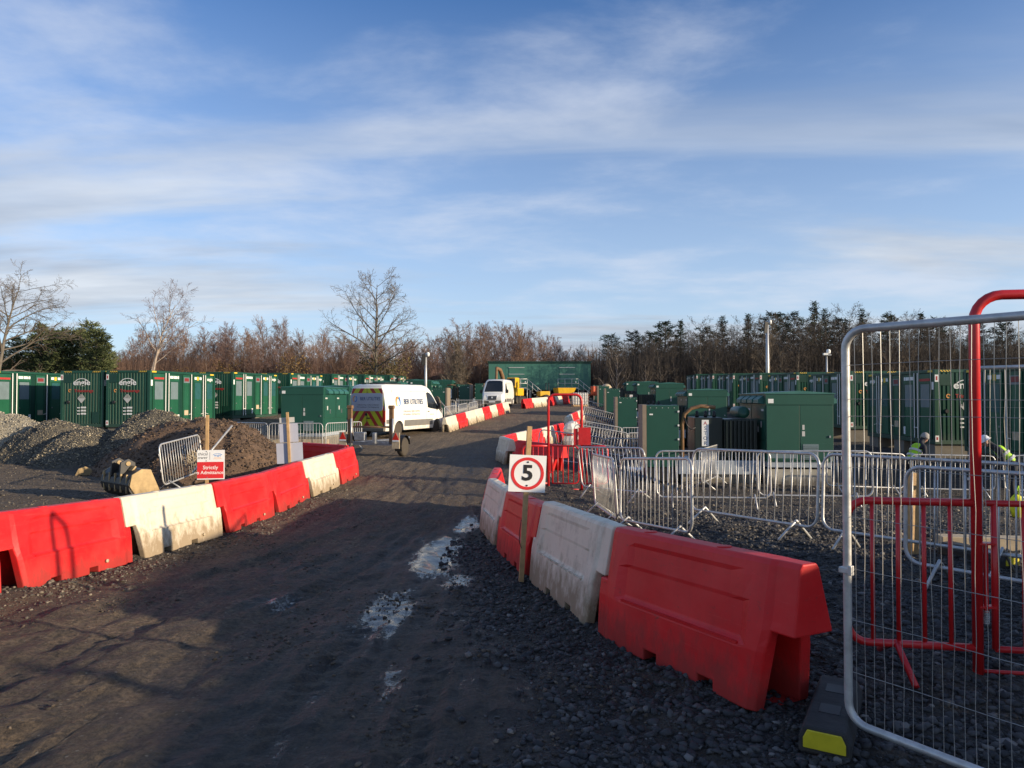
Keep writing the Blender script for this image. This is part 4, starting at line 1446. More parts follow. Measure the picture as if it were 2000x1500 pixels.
def unit(loc, rotz, label, group, mirror=False, deep=.62):
    """power skid: cable cabinet, transformer and kiosk on one base"""
    r = thing('transformer_skid', label, 'transformer', loc, rotz, group)
    # local x along the skid; the kiosk stands at the right-hand end (left if mirrored)
    m = -1 if mirror else 1

    def bxm(mb, x0, x1, *a):
        return mb.bx(min(m * x0, m * x1), max(m * x0, m * x1), *a)
    z0 = .62
    cb = part('cabinet', bxm(MB(), .10, 1.02, .3, 1.5, .42, 2.2), 'kiosk_green', r, bevel=.008)
    part('ply_side', bxm(MB(), -.02, .095, .28, 1.4, .40, 2.22), 'ply_edge', cb)
    for z in (.7, 1.2, 1.6, 2.0):
        part('hinge', bxm(MB(), .985, 1.03, .27, .298, z, z + .05), 'label_white', cb)
    part('notice', bxm(MB(), .18, .28, .292, .298, 1.92, 1.96), 'label_white', cb)
    for k in range(5):
        part('bolt', bxm(MB(), .2 + k * .17, .22 + k * .17, .285, .298, 2.12, 2.14), 'grey_print', cb)
    part('base', bxm(MB(), 1.0, 3.35, .25, 1.9, .22, .62), 'skid_grey', r, bevel=.02)
    part('base_foot', bxm(MB(), .12, .9, .35, 1.4, .0, .42), 'black_plastic', r)
    tk = part('tank', bxm(MB(), 1.50, 2.30, .45, 1.6, .624, 1.85), 'transformer_dark', r, bevel=.015)
    part('radiator', bxm(MB(), 2.32, 3.25, .35, 1.7, .70, 1.80), 'transformer_dark', r, bevel=.01)
    for k in range(8):
        part('radiator_fin', bxm(MB(), 2.36 + k * .11, 2.39 + k * .11, .26, .348, .74, 1.76), 'transformer_dark', r)
    pt = part('name_plate', bxm(MB(), 1.70, 1.90, .436, .446, 1.02, 1.78), 'label_white', tk)
    cxm = m * 1.80
    for k, ch in enumerate('ASTOR'):
        text(ch, .15, 'blue_print' if k else 'label_red', pt, (cxm, .434, 1.68 - k * .145), FX)
    part('conservator', MB().lathe([(0, 0), (.16, 0), (.17, .02), (.17, 1.0), (.16, 1.02), (0, 1.02)], 'y', (m * 2.9, .45, 2.0), 14), 'kiosk_green', r, smooth=True)
    part('pipe', MB().tube([(m * 1.15, .5, .45), (m * 1.15, .5, 1.65), (m * 1.22, .5, 1.95), (m * 1.42, .5, 2.12), (m * 1.7, .5, 2.18), (m * 2.1, .5, 2.14)], .055, 8), 'rusty', r, smooth=True)
    part('pipe', MB().tube([(m * 1.2, .45, 1.85), (m * 1.28, .45, 1.62), (m * 1.4, .45, 1.5), (m * 1.52, .45, 1.56)], .02, 6), 'black_plastic', r, smooth=True)
    tp = MB()
    for k in range(3):
        tp.lathe([(0, 0), (.05, 0), (.06, .06), (.04, .10), (.05, .16), (0, .2)], 'z', (m * (1.65 + k * .25), .9, 1.85), 8)
    part('bushing', tp, 'black_plastic', r, smooth=True)
    kr = link('kiosk', None, r, (0 if not mirror else -(3.4 * 2 + KW), 0, 0))
    kiosk_parts(kr, 3.40, z0)
    part('footing', bxm(MB(), 3.45, 5.2, .1, 2.8, -.15, .40), 'concrete', r)
    part('footing', bxm(MB(), 1.1, 3.3, .4, 1.7, -.15, .218), 'concrete', r)
    return r


ux, uy = 3.78, 20.3
zu = -.62
U0 = unit((ux, uy, zu), R(-3.9), 'green transformer skid with name plate, rusty pipe and kiosk behind the crowd barriers', None)
for k, (dx, dy, dzv) in enumerate([(1.25, 14, .25), (2.55, 28, .85), (3.75, 42, 1.25), (4.9, 55, 1.55)]):
    z = zu + dzv
    dup(U0, (ux + dx, uy + dy, z), R(-3.9), 'green transformer skid in the receding line behind the one with the rusty pipe', 'receding transformer skids', skip=('pipe', 'conservator'))
# left-hand kiosk and skids
kx, ky = -9.75, 30.0
kk = thing('kiosk', 'green steel kiosk with hooded vents between the containers and the parked van', 'kiosk', (kx, ky, .05), R(-6))
kiosk_parts(kk, 0, .28)
part('footing', MB().bx(.0, KW, .05, 2.8, -.35, .11), 'concrete', kk)
part('timber_bearer', MB().bx(-.5, KW + .3, -.35, -.15, -.15, .03), 'timber_pale', kk)
ULm = None
for k, (x, y, z) in enumerate([(-4.4, 47.5, .35), (-3.6, 61, .85), (-2.9, 74, 1.2)]):
    if ULm is None:
        ULm = unit((x, y, z - .1), R(-6), 'green transformer skid beyond the van, kiosk towards the containers', 'left transformer skids', mirror=True)
    else:
        dup(ULm, (x, y, z - .1), R(-6))
for k, (x, y) in enumerate([(-11.2, 41), (-10.2, 52), (-9.4, 63)]):
    dup(kk, (x, y, g1(x, y) + .1), R(-6), 'green steel kiosk in the line beyond the parked van', 'kiosks beyond the van')

# ------------------------------------------------------------------ substation building on legs
bx0, bx1, by, bz0, bz1 = -2.9, 9.75, 88.0, 2.75, 6.2
bd = thing('substation_building', 'long flat green switch building on legs with two steel stairs', 'building', (bx0, by, 0))
BW = bx1 - bx0
part('wall', MB().bx(0, BW, 0, 5, bz0, bz1), 'building_green', bd)
for k in range(12):
    part('panel', MB().bx(k * BW / 12 + .012, (k + 1) * BW / 12 - .012, -.03, -.004, bz0 + .05, bz1 - .2), 'building_green', bd)
part('roof', MB().bx(-.15, BW + .15, -.15, 5.15, bz1 - .0, bz1 + .12), 'green_deep', bd)
part('eaves', MB().bx(-.04, BW + .04, -.07, -.034, bz1 - .18, bz1 - .01), 'green_deep', bd)
for k in range(6):
    part('leg', MB().bx(.2 + k * (BW - .6) / 5, .45 + k * (BW - .6) / 5, .2, .45, 1.3, bz0 - .003), 'dull_steel', bd)
for dx in (2.55, 8.8):
    part('door', MB().bx(dx, dx + 1.85, -.075, -.035, bz0 + .3, bz0 + 2.75), 'building_green', bd)
    part('door_canopy', MB().bx(dx - .05, dx + 1.9, -.14, -.077, bz0 + 2.76, bz0 + 2.84).bx(dx - .05, dx + 1.9, -.10, -.077, bz0 + 1.95, bz0 + 2.02), 'galvanised', bd)
    part('door_lamp', MB().box((dx + 2.0, -.1, bz0 + 1.0), (.14, .14, .2)), 'label_white', bd)
    st = part('platform', MB().bx(dx - .3, dx + 2.2, -1.4, -.15, bz0 + .2, bz0 + .3), 'galvanised', bd)
    rl = MB()
    for x in (dx - .3, dx + .55, dx + 1.4, dx + 2.2):
        rl.tube([(x, -1.4, bz0 + .3), (x, -1.4, bz0 + 1.35)], .035, 6)
        rl.tube([(x, -1.38, 1.3), (x, -1.38, bz0 + .2)], .05, 6)
    for z in (bz0 + .82, bz0 + 1.35):
        rl.tube([(dx - .3, -1.4, z), (dx + 2.2, -1.4, z)], .035, 6)
        rl.tube([(dx + 2.2, -1.4, z), (dx + 4.3, -1.4, z - 1.75)], .035, 6)
    for k in range(4):
        x = dx + 2.2 + k * .65
        rl.tube([(x, -1.4, bz0 + .25 - k * .55), (x, -1.4, bz0 + 1.35 - k * .55)], .03, 6)
    part('railing', rl, 'galvanised', bd, smooth=True)
    sp_ = MB()
    for k in range(8):
        sp_.box((dx + 2.35 + k * .27, -1.0, bz0 + .1 - k * .22), (.28, .9, .04))
    part('stair', sp_, 'galvanised', bd)

# ------------------------------------------------------------------ vans
VL = 5.62
ZT = [(0, 2.20), (.06, 2.30), (.4, 2.35), (3.6, 2.36), (4.0, 2.30), (4.25, 2.17), (4.6, 1.74), (4.92, 1.30), (5.02, 1.21), (5.36, 1.08), (5.50, .97), (5.58, .78), (5.62, .60)]


def v_zt(y):
    return float(np.interp(y, [p[0] for p in ZT], [p[1] for p in ZT]))


def v_zb(y):
    z = .30
    for yc in (1.10, 4.66):
        d_ = abs(y - yc)
        if d_ < .40:
            z = max(z, .33 + math.sqrt(.40 ** 2 - d_ * d_))
    return z


def v_hw(y, z):
    w = .955 - .015 * float(ss(.6, .3, z)) - .15 * float(ss(1.15, 2.45, z))
    zt = v_zt(y)
    k = min(.26, zt * .2)
    if z > zt - k:
        t_ = min(1, (z - (zt - k)) / k)
        w -= .15 * (1 - math.sqrt(max(0, 1 - t_ * t_)))
    w *= 1 - .16 * float(ss(4.85, 5.62, y)) - .02 * float(ss(.2, 0, y))
    return w


def patch(cols, nz, off, side=1):
    """sheet laid on the flank: cols of (y, z_low, z_high)"""
    mb = MB()
    vs, fs = [], []
    for (y, a, b) in cols:
        for k in range(nz + 1):
            z = a + (b - a) * k / nz
            vs.append((side * (v_hw(y, z) + off), y, z))
    n = nz + 1
    for i in range(len(cols) - 1):
        for k in range(nz):
            fs.append((i * n + k, (i + 1) * n + k, (i + 1) * n + k + 1, i * n + k + 1))
    return mb.add(vs, fs)


def van(label, loc, rotz, livery):
    r = thing('panel_van', label, 'van', loc, rotz)
    ys = sorted(set([round(v, 3) for v in list(np.linspace(0, VL, 75)) + [p[0] for p in ZT] + [.70, 1.5, 4.26, 5.06]]))
    NT = 16
    mb = MB()
    ring = []
    for y in ys:
        zb, zt = v_zb(y), v_zt(y)
        zb = min(zb, zt - .02)
        row = []
        for s in (1, -1):
            for k in range(NT + 1):
                t_ = 1 - (1 - k / NT) ** 1.5
                z = zb + (zt - zb) * t_
                row.append((s * v_hw(y, z), y, z))
        ring.append(row)
    n = 2 * (NT + 1)
    vs = [p for row in ring for p in row]
    fs = []
    for i in range(len(ys) - 1):
        a, b = i * n, (i + 1) * n
        for k in range(NT):
            fs.append((a + k, b + k, b + k + 1, a + k + 1))
            fs.append((a + NT + 1 + k, a + NT + 2 + k, b + NT + 2 + k, b + NT + 1 + k))
        fs.append((a + NT, b + NT, b + 2 * NT + 1, a + 2 * NT + 1))
        fs.append((a, a + NT + 1, b + NT + 1, b))
    for e in (0, (len(ys) - 1) * n):
        fs.append(tuple(range(e, e + NT + 1)) + tuple(range(e + 2 * NT + 1, e + NT, -1)))
    mb.add(vs, fs)
    bo = part('body', mb, 'van_white', r, smooth=True)
    md = bo.modifiers.new('split', 'EDGE_SPLIT')
    md.split_angle = R(35)
    # windscreen
    wv, wf = [], []
    yw = [4.16, 4.28, 4.45, 4.62, 4.78, 4.93]
    for y in yw:
        h = v_hw(y, v_zt(y)) * .96
        for k in range(7):
            x = h * (k / 3 - 1)
            wv.append((x, y + .004, v_zt(y) + .006 + .02 * (1 - (x / h) ** 2)))
    for i in range(len(yw) - 1):
        for k in range(6):
            wf.append((i * 7 + k, i * 7 + k + 1, (i + 1) * 7 + k + 1, (i + 1) * 7 + k))
    part('windscreen', MB().add(wv, wf), 'glass_dark', r, smooth=True)
    for s in (1, -1):
        sw = part('side_window', patch([(3.72, 1.30, 1.98), (3.85, 1.27, 2.02), (4.05, 1.24, 1.98), (4.25, 1.22, 1.86), (4.45, 1.20, 1.66), (4.62, 1.19, 1.45), (4.76, 1.18, 1.26)], 6, .006, s), 'glass_dark', r, smooth=True)
        part('sill_trim', patch([(y, .46, .74) for y in np.linspace(1.55, 4.2, 12)], 3, .010, s), 'van_trim', r, smooth=True)
        part('sill_trim', patch([(y, .62, .80) for y in np.linspace(.05, .66, 5)], 3, .010, s), 'van_trim', r, smooth=True)
        sm = MB()
        for y, a, b in ((3.62, .5, 2.12), (2.3, .5, 2.1), (4.62, .80, 1.17), (.62, 1.0, 2.1)):
            p_ = patch([(y - .006, a, b), (y + .006, a, b)], 8, .003, s)
            sm.add(p_.v, p_.f)
        p_ = patch([(y, 2.04, 2.05) for y in np.linspace(.1, 3.6, 10)], 1, .003, s)
        sm.add(p_.v, p_.f)
        part('panel_seam', sm, 'seam', r)
        part('door_handle', patch([(3.70, 1.08, 1.12), (3.86, 1.08, 1.12)], 1, .02, s), 'black_plastic', r)
        mh = s * (v_hw(4.62, 1.3) + .14)
        part('mirror', MB().box((mh, 4.66, 1.34), (.20, .13, .30)).box((mh - s * .11, 4.64, 1.22), (.14, .07, .06)), 'black_plastic', r, bevel=.03)
        part('tail_lamp', MB().bx(s * .86 - .07, s * .86 + .07, -.03, .05, .70, 1.18), 'lamp_red', r, bevel=.01)
        part('head_lamp', MB().add([(s * .38, 5.585, .84), (s * .78, 5.40, .86), (s * .80, 5.33, 1.04), (s * .42, 5.52, .99), (s * .38, 5.50, .84), (s * .74, 5.3, .86), (s * .74, 5.25, 1.02), (s * .42, 5.42, .98)],
                                   [(0, 1, 2, 3), (0, 1, 5, 4), (2, 3, 7, 6), (1, 2, 6, 5), (0, 3, 7, 4), (4, 5, 6, 7)]), 'lamp_clear', r)
        for yc in (1.10, 4.66):
            w_ = link('wheel', None, r, (s * .80, yc, .335))
            part('tyre', MB().lathe([(.20, -.10), (.30, -.11), (.335, -.08), (.337, 0), (.335, .08), (.30, .11), (.20, .10)], 'x', (0, 0, 0), 28), 'rubber', w_, smooth=True)
            rm = MB().lathe([(.05, s * .075), (.15, s * .06), (.19, s * .09), (.205, s * .10), (.205, s * .02), (.05, s * .02)], 'x', (0, 0, 0), 24)
            part('rim', rm, 'rim_muddy', w_, smooth=True)
            bl = MB().lathe([(0, s * .095), (.05, s * .09), (.06, s * .07), (0, s * .07)], 'x', (0, 0, 0), 14)
            for k in range(6):
                a = 2 * PI * k / 6
                bl.box((s * .075, .10 * math.cos(a), .10 * math.sin(a)), (.02, .028, .028))
            part('hub', bl, 'dull_steel', w_)
    part('underbody', MB().bx(-.70, .70, .15, 5.3, .28, .62), 'black_plastic', r)
    part('front_bumper', MB().add([(-.80, 5.30, .28), (.80, 5.30, .28), (.72, 5.62, .30), (-.72, 5.62, .30), (-.86, 5.28, .58), (.86, 5.28, .58), (.75, 5.66, .58), (-.75, 5.66, .58)],
                                  [(0, 1, 2, 3), (4, 5, 6, 7), (0, 1, 5, 4), (1, 2, 6, 5), (2, 3, 7, 6), (3, 0, 4, 7)]), 'van_trim', r, bevel=.03)
    gr = part('grille', MB().add([(-.36, 5.640, .64), (.36, 5.640, .64), (.34, 5.545, .96), (-.34, 5.545, .96)], [(0, 1, 2, 3)]), 'black_plastic', r)
    for k in range(3):
        z = .72 + k * .09
        part('grille_bar', MB().bx(-.34, .34, 5.63 - (z - .64) * .3, 5.645 - (z - .64) * .3, z, z + .02), 'dull_steel', gr)
    part('badge', MB().lathe([(0, 5.62), (.07, 5.62), (.07, 5.635), (0, 5.635)], 'y', (0, 0, .83), 16), 'lamp_clear', gr)
    part('number_plate', MB().bx(-.26, .26, 5.664, 5.672, .42, .53), 'label_white', r)
    part('rear_bumper', MB().bx(-.90, .90, -.10, .06, .30, .44), 'van_trim', r, bevel=.02)
    part('roof_rack', MB().tube([(-.6, .5, 2.40), (.6, .5, 2.40)], .02, 6).tube([(-.6, 1.6, 2.40), (.6, 1.6, 2.40)], .02, 6).tube([(-.6, .4, 2.40), (-.6, 1.8, 2.40)], .02, 6).tube([(.6, .4, 2.40), (.6, 1.8, 2.40)], .02, 6), 'black_plastic', r, smooth=True)
    # rear doors
    for s in (1, -1):
        mbd = MB()
        vs, fs = [], []
        zs = np.linspace(.46, 2.16, 12)
        for z in zs:
            h = v_hw(.05, z) * .965 - .02
            for k in range(5):
                vs.append((s * (.008 + (h - .008) * k / 4), -.014, z))
        for i in range(11):
            for k in range(4):
                fs.append((i * 5 + k, i * 5 + k + 1, (i + 1) * 5 + k + 1, (i + 1) * 5 + k))
        part('rear_door', mbd.add(vs, fs), 'chevron' if livery == 'ber' else 'van_white', r)
    part('door_seam', MB().bx(-.007, .007, -.020, -.012, .46, 2.16), 'seam', r)
    if livery == 'ber':
        pl = part('rear_sign_panel', MB().prism(roundrect(1.62, .78, .14), 'y', -.026, -.016), 'sign_back', r, loc=(0, 0, 1.56))
        text('BER UTILITIES', .205, 'blue_print', pl, (.17, -.027, .14), FX, sx=.84, bold=.008)
        text('Cable Jointing  Cable Installation', .085, 'black_print', pl, (.05, -.027, -.12), FX)
        text('HV Installation  Civil Engineering', .085, 'black_print', pl, (.05, -.027, -.22), FX)
        part('logo_swirl', ring_mb(.075, .125, -.030, -.027, 20, 80, 260, .85, 1.1), 'orange_logo', pl, loc=(-.62, 0, .14))
        part('logo_swirl', ring_mb(.075, .125, -.030, -.027, 20, -100, 80, .85, 1.1), 'blue_logo', pl, loc=(-.60, 0, .14))
        part('door_badge', MB().lathe([(0, -.03), (.06, -.03), (.06, -.015), (0, -.015)], 'y', (-.04, 0, 1.02), 14).box((.08, -.03, .86), (.2, .03, .04)), 'black_plastic', r)
        sdm = link('side_livery', None, r)
        rt = (PI / 2, R(-3.0), PI / 2)
        rt = (PI / 2 - R(4.2), 0, PI / 2)
        text('BER UTILITIES', .34, 'blue_print', sdm, (v_hw(2.3, 1.56) + .02, 2.40, 1.56), rt, sx=.86, bold=.008)
        text('Cable Jointing  Cable Installation', .115, 'van_trim', sdm, (v_hw(2.3, 1.14) + .012, 2.2, 1.14), rt)
        text('HV Installation  Civil Engineering', .115, 'van_trim', sdm, (v_hw(2.3, 1.0) + .012, 2.2, 1.0), rt)
        text('Civil Engineering', .07, 'van_trim', sdm, (v_hw(4.1, .96) + .012, 4.12, .96), rt)
        part('logo_swirl', ring_mb(.14, .23, -.003, .003, 24, 80, 260, .8, 1.15), 'orange_logo', sdm, loc=(v_hw(1.0, 1.55) + .018, 1.02, 1.55), rot=(-R(4.2) * 0, R(-4.2), PI / 2))
        part('logo_swirl', ring_mb(.14, .23, -.003, .003, 24, -100, 80, .8, 1.15), 'blue_logo', sdm, loc=(v_hw(1.0, 1.55) + .018, 1.06, 1.55), rot=(0, R(-4.2), PI / 2))
    return r


vz = g1(-5, 36)
van('white panel van with chevron rear doors and BER UTILITIES lettering', (-6.95, 34.1, vz), R(-22), 'ber').scale = (1.1, 1.1, 1.1)
van('white van facing the camera with open road beside it, in front of the excavator arm', (-.75, 63.6, g1(-.8, 60)), R(180 - 9), 'plain')

# ------------------------------------------------------------------ drum trailer behind the van
tr = thing('drum_trailer', 'muddy cable drum trailer with upright posts and triangle lamps behind the van', 'trailer', (-5.05, 25.4, g1(-5, 25.6)), R(-14))
part('cross_beam', MB().bx(-.95, .95, -.06, .06, .40, .52).bx(-.95, .95, .9, 1.0, .40, .50), 'dull_steel', tr)
part('draw_bar', MB().tube([(-.8, 0, .45), (-.7, 1.0, .45), (0, 2.9, .45)], .05, 6).tube([(.8, 0, .45), (.7, 1.0, .45), (0, 2.9, .45)], .05, 6).tube([(0, 2.7, .45), (0, 3.6, .48)], .05, 6), 'dull_steel', tr, smooth=True)
for s in (-1, 1):
    part('post', MB().bx(s * .80 - .07, s * .80 + .07, -.06, .06, .45, 1.72), 'rusty', tr)
    part('ram', MB().tube([(s * .80 + .09, -.08, .4), (s * .80 + .09, -.08, 1.35)], .035, 8), 'galvanised', tr, smooth=True)
    part('post_head', MB().box((s * .80, 0, 1.76), (.20, .16, .12)), 'rusty', tr, bevel=.02)
    w_ = link('wheel', None, tr, (s * 1.08, .35, .34))
    part('tyre', MB().lathe([(.18, -.10), (.30, -.11), (.335, -.08), (.34, 0), (.335, .08), (.30, .11), (.18, .10)], 'x', (0, 0, 0), 24), 'rubber', w_, smooth=True)
    part('rim', MB().lathe([(0, s * .05), (.17, s * .05), (.19, s * .09), (.19, s * .0), (0, s * .0)], 'x', (0, 0, 0), 20), 'rim_muddy', w_, smooth=True)
    mg = []
    for k in range(9):
        a = R(200 - 190 * k / 8)
        mg.append((.35 + .41 * -math.cos(a) * -1, .34 + .41 * math.sin(a)))
    gd = MB()
    for (a, b) in zip(mg[:-1], mg[1:]):
        gd.add([(s * 1.08 - .13, a[0], a[1]), (s * 1.08 + .13, a[0], a[1]), (s * 1.08 + .13, b[0], b[1]), (s * 1.08 - .13, b[0], b[1])], [(0, 1, 2, 3)])
    o = part('mudguard', gd, 'black_plastic', tr)
    o.modifiers.new('solid', 'SOLIDIFY').thickness = .012
    bk_ = part('lamp_board', MB().bx(s * 1.02 - .14, s * 1.02 + .14, -.14, -.10, .30, .86), 'timber_pale', tr)
    part('lamp', MB().prism([(s * 1.02 - .13, .60), (s * 1.02 + .13, .60), (s * 1.02, .86)], 'y', -.155, -.141), 'lamp_red', bk_)
    part('lamp', MB().bx(s * 1.02 - .12, s * 1.02 + .12, -.157, -.143, .545, .60), 'lamp_clear', bk_)
part('spindle', MB().tube([(-.8, -.02, 1.05), (.8, -.02, 1.05)], .035, 8), 'rusty', tr, smooth=True)
part('winch', MB().box((-.35, -.1, .72), (.4, .2, .3)).box((.2, -.1, .65), (.12, .16, .4)), 'dull_steel', tr, bevel=.02)

# ------------------------------------------------------------------ excavator bucket left on the ground
eb = thing('excavator_bucket', 'tan and black excavator grading bucket lying on the mud beside a crowd barrier', 'bucket', (-8.05, 15.1, g1(-8, 15) + .02), R(-38))
eb.scale = (1.05, 1.05, 1.05)
prof = []
for k in range(11):
    a = R(-80 + 200 * k / 10)
    prof.append((-.05 + .30 * -math.cos(a) * -1 * -1, .32 + .30 * math.sin(a)))
inn = [(p[0] * .9 + .0, .32 + (p[1] - .32) * .9) for p in prof]
shell = MB().prism(prof + inn[::-1], 'x', -.62, .62)
sh = part('shell', shell, 'bucket_black', eb)
for s in (-1, 1):
    cheek = [(.30, .02), (.02, .02), (-.22, .10), (-.34, .30), (-.30, .52), (-.12, .62), (.06, .60)]
    part('cheek', MB().prism(cheek, 'x', s * .62, s * .655), 'bucket_tan', eb, bevel=.006)
part('lip', MB().box((0, .16, .035), (1.24, .42, .03), (.03, 0, 0)), 'bucket_tan', eb)
part('back_plate', MB().box((0, -.20, .55), (.80, .28, .03), (.9, 0, 0)), 'bucket_tan', eb)
for x in (-.2, .2):
    e = part('lug', MB().prism([(-.34, .45), (-.05, .60), (-.05, .72), (-.18, .80), (-.32, .74)], 'x', x - .03, x + .03), 'bucket_black', eb)
    part('pin', MB().lathe([(0, -.05), (.045, -.05), (.045, .05), (0, .05)], 'x', (x, -.19, .71), 12), 'bucket_tan', e)
for k in range(5):
    part('rib', MB().box((-.5 + k * .25, -.33, .34), (.03, .03, .36)), 'bucket_tan', eb)
eb2 = thing('bucket_tooth', 'small tan digger tooth plate lying on the mud below the dark gravel', 'metal plate', (-11.6, 19.3, g1(-11.6, 19.3)), R(30))
part('plate', MB().prism([(-.22, 0), (.22, 0), (.17, .16), (.02, .24), (-.14, .18)], 'y', -.04, .04), 'bucket_tan', eb2, bevel=.01)
tag(part('scaffold_pole', MB().tube([(0, 0, 0), (.42, 1.25, 1.05)], .024, 8), 'galvanised', None, smooth=True, loc=(-7.45, 16.6, .05)), 'galvanised pole stuck at a slant in the soil behind the leaning crowd barrier', 'pole')
tp_ = MB()
for k in range(14):
    a = [(rng.uniform(-.25, .25), rng.uniform(-.05, .05), rng.uniform(-.2, .2)) for _ in range(3)]
    tp_.tube(a, .008, 4)
tag(part('barrier_tape', tp_, 'timber_pale', None, loc=(-7.68, 17.0, .35)), 'tangle of pale tape hanging on the leaning crowd barrier', 'tape')

# ------------------------------------------------------------------ cable drum and plant in the distance
cd = thing('cable_drum', 'worn wooden cable drum on an A-frame jack ahead of the parked van', 'cable drum', (-4.95, 42.6, g1(-4.9, 42.6)), R(25))
for s in (-1, 1):
    part('flange', MB().lathe([(.12, s * .42), (.80, s * .42), (.80, s * .48), (.12, s * .48)], 'x', (0, 0, .86), 26), 'drum_wood', cd)
    part('jack', MB().tube([(s * .62, -.7, 0), (s * .60, 0, 1.55), (s * .62, .7, 0)], .04, 6), 'galvanised', cd, smooth=True)
part('cable', MB().lathe([(.1, -.41), (.55, -.41), (.56, -.2), (.55, .41), (.1, .41)], 'x', (0, 0, .86), 26), 'black_plastic', cd, smooth=True)
part('spindle', MB().tube([(-.7, 0, .86), (.7, 0, .86)], .04, 8), 'dull_steel', cd)
part('brace', MB().tube([(.62, .2, 1.5), (1.5, -.9, .1)], .035, 6).tube([(-.62, .2, 1.5), (.2, -.9, .1)], .035, 6), 'galvanised', cd, smooth=True)

ex = thing('excavator', 'yellow excavator with a rust brown folded arm behind the far white van', 'excavator', (-.2, 69.5, g1(0, 69)), R(160))
for s in (-1, 1):
    part('track', MB().prism([(-1.5, .2), (-1.2, .0), (1.2, .0), (1.5, .2), (1.5, .5), (1.2, .7), (-1.2, .7), (-1.5, .5)], 'x', s * .95 - .22, s * .95 + .22), 'rubber', ex)
part('house', MB().bx(-1.0, 1.0, -1.3, .9, .75, 1.5), 'digger_yellow', ex, bevel=.06)
part('cab', MB().bx(-1.0, -.1, .0, 1.2, 1.5, 2.5), 'digger_yellow', ex, bevel=.08)
part('cab_window', MB().bx(-.95, -.15, 1.18, 1.21, 1.7, 2.4), 'glass_dark', ex)
part('boom', MB().tube([(.2, .9, 1.3), (.2, 1.6, 2.6), (.2, 2.2, 3.2), (.2, 3.1, 3.35)], .17, 8, rads=[.22, .22, .2, .15]), 'rusty', ex, smooth=True)
part('stick', MB().tube([(.2, 3.1, 3.4), (.2, 3.25, 1.2)], .13, 8), 'rusty', ex, smooth=True)
part('bucket', MB().prism([(2.9, 1.2), (3.5, 1.2), (3.6, .7), (3.3, .5), (2.9, .8)], 'x', -.15, .55), 'bucket_black', ex)

dp = thing('site_dumper', 'yellow site dumper with tipped skip in front of the green building', 'dumper', (4.1, 71, g1(4.1, 71)), R(-75))
dp.scale = (.85, .85, .85)
part('skip', MB().add([(-.8, .5, .75), (.8, .5, .75), (.95, 2.3, 1.25), (-.95, 2.3, 1.25), (-.95, .3, 1.75), (.95, .3, 1.75), (1.05, 2.5, 1.75), (-1.05, 2.5, 1.75)],
                          [(0, 1, 2, 3), (0, 1, 5, 4), (1, 2, 6, 5), (2, 3, 7, 6), (3, 0, 4, 7)]), 'digger_yellow', dp)
part('chassis', MB().bx(-.5, .5, -1.6, 1.4, .45, .75), 'rusty', dp)
part('engine_cover', MB().bx(-.7, .7, -1.8, -.6, .75, 1.35), 'digger_yellow', dp, bevel=.05)
part('seat', MB().bx(-.25, .25, -.6, -.1, .9, 1.05).bx(-.25, .25, -.65, -.55, 1.05, 1.5), 'black_plastic', dp)
part('roll_bar', MB().tube([(-.55, -.7, .8), (-.55, -.7, 2.3), (.55, -.7, 2.3), (.55, -.7, .8)], .05, 8), 'black_plastic', dp, smooth=True)
for s in (-1, 1):
    for y in (-1.1, 1.2):
        w_ = link('wheel', None, dp, (s * .8, y, .48))
        part('tyre', MB().lathe([(.22, -.18), (.42, -.19), (.48, -.12), (.48, .12), (.42, .19), (.22, .18)], 'x', (0, 0, 0), 20), 'rubber', w_, smooth=True)
        part('rim', MB().lathe([(0, s * .08), (.2, s * .08), (.22, s * .17), (.22, 0), (0, 0)], 'x', (0, 0, 0), 16), 'label_white', w_, smooth=True)

mx = thing('cement_mixer', 'orange cement mixer with pale drum beside the green building', 'mixer', (8.2, 66, g1(8.2, 66) + .5), R(20))
part('frame', MB().tube([(-1.2, 0, 0), (-1.2, 0, .6), (1.0, 0, .6), (1.0, 0, 0)], .06, 6).box((-.1, 0, .62), (2.4, .7, .1)), 'orange_paint', mx)
part('engine_box', MB().box((-.5, 0, 1.05), (.7, .6, .75)), 'orange_paint', mx, bevel=.04)
part('drum', MB().lathe([(0, -.45), (.35, -.45), (.5, -.1), (.5, .2), (.3, .6), (.26, .62), (.2, .5), (0, .5)], 'y', (.55, -.2, 1.15), 16), 'timber_pale', mx, smooth=True)
part('wheel', MB().lathe([(0, -.06), (.26, -.06), (.28, 0), (.26, .06), (0, .06)], 'y', (-.9, .3, -.24), 14), 'rubber', mx)
tk_ = thing('water_bowser', 'grey water tank in a cage beside the orange mixer', 'tank', (5.9, 62, g1(5.9, 62)), R(5))
part('tank', MB().bx(-.6, .6, -.5, .5, .16, 1.15), 'plastic_wrap', tk_, bevel=.08)
cg = MB()
for k in range(7):
    cg.tube([(-.62 + k * 1.24 / 6, -.53, .1), (-.62 + k * 1.24 / 6, -.53, 1.2)], .018, 5)
for z in (.2, .45, .7, .95, 1.18):
    cg.tube([(-.63, -.53, z), (.63, -.53, z)], .018, 5)
part('cage', cg, 'galvanised', tk_)
part('pallet', MB().bx(-.62, .62, -.52, .52, 0, .14), 'timber', tk_)
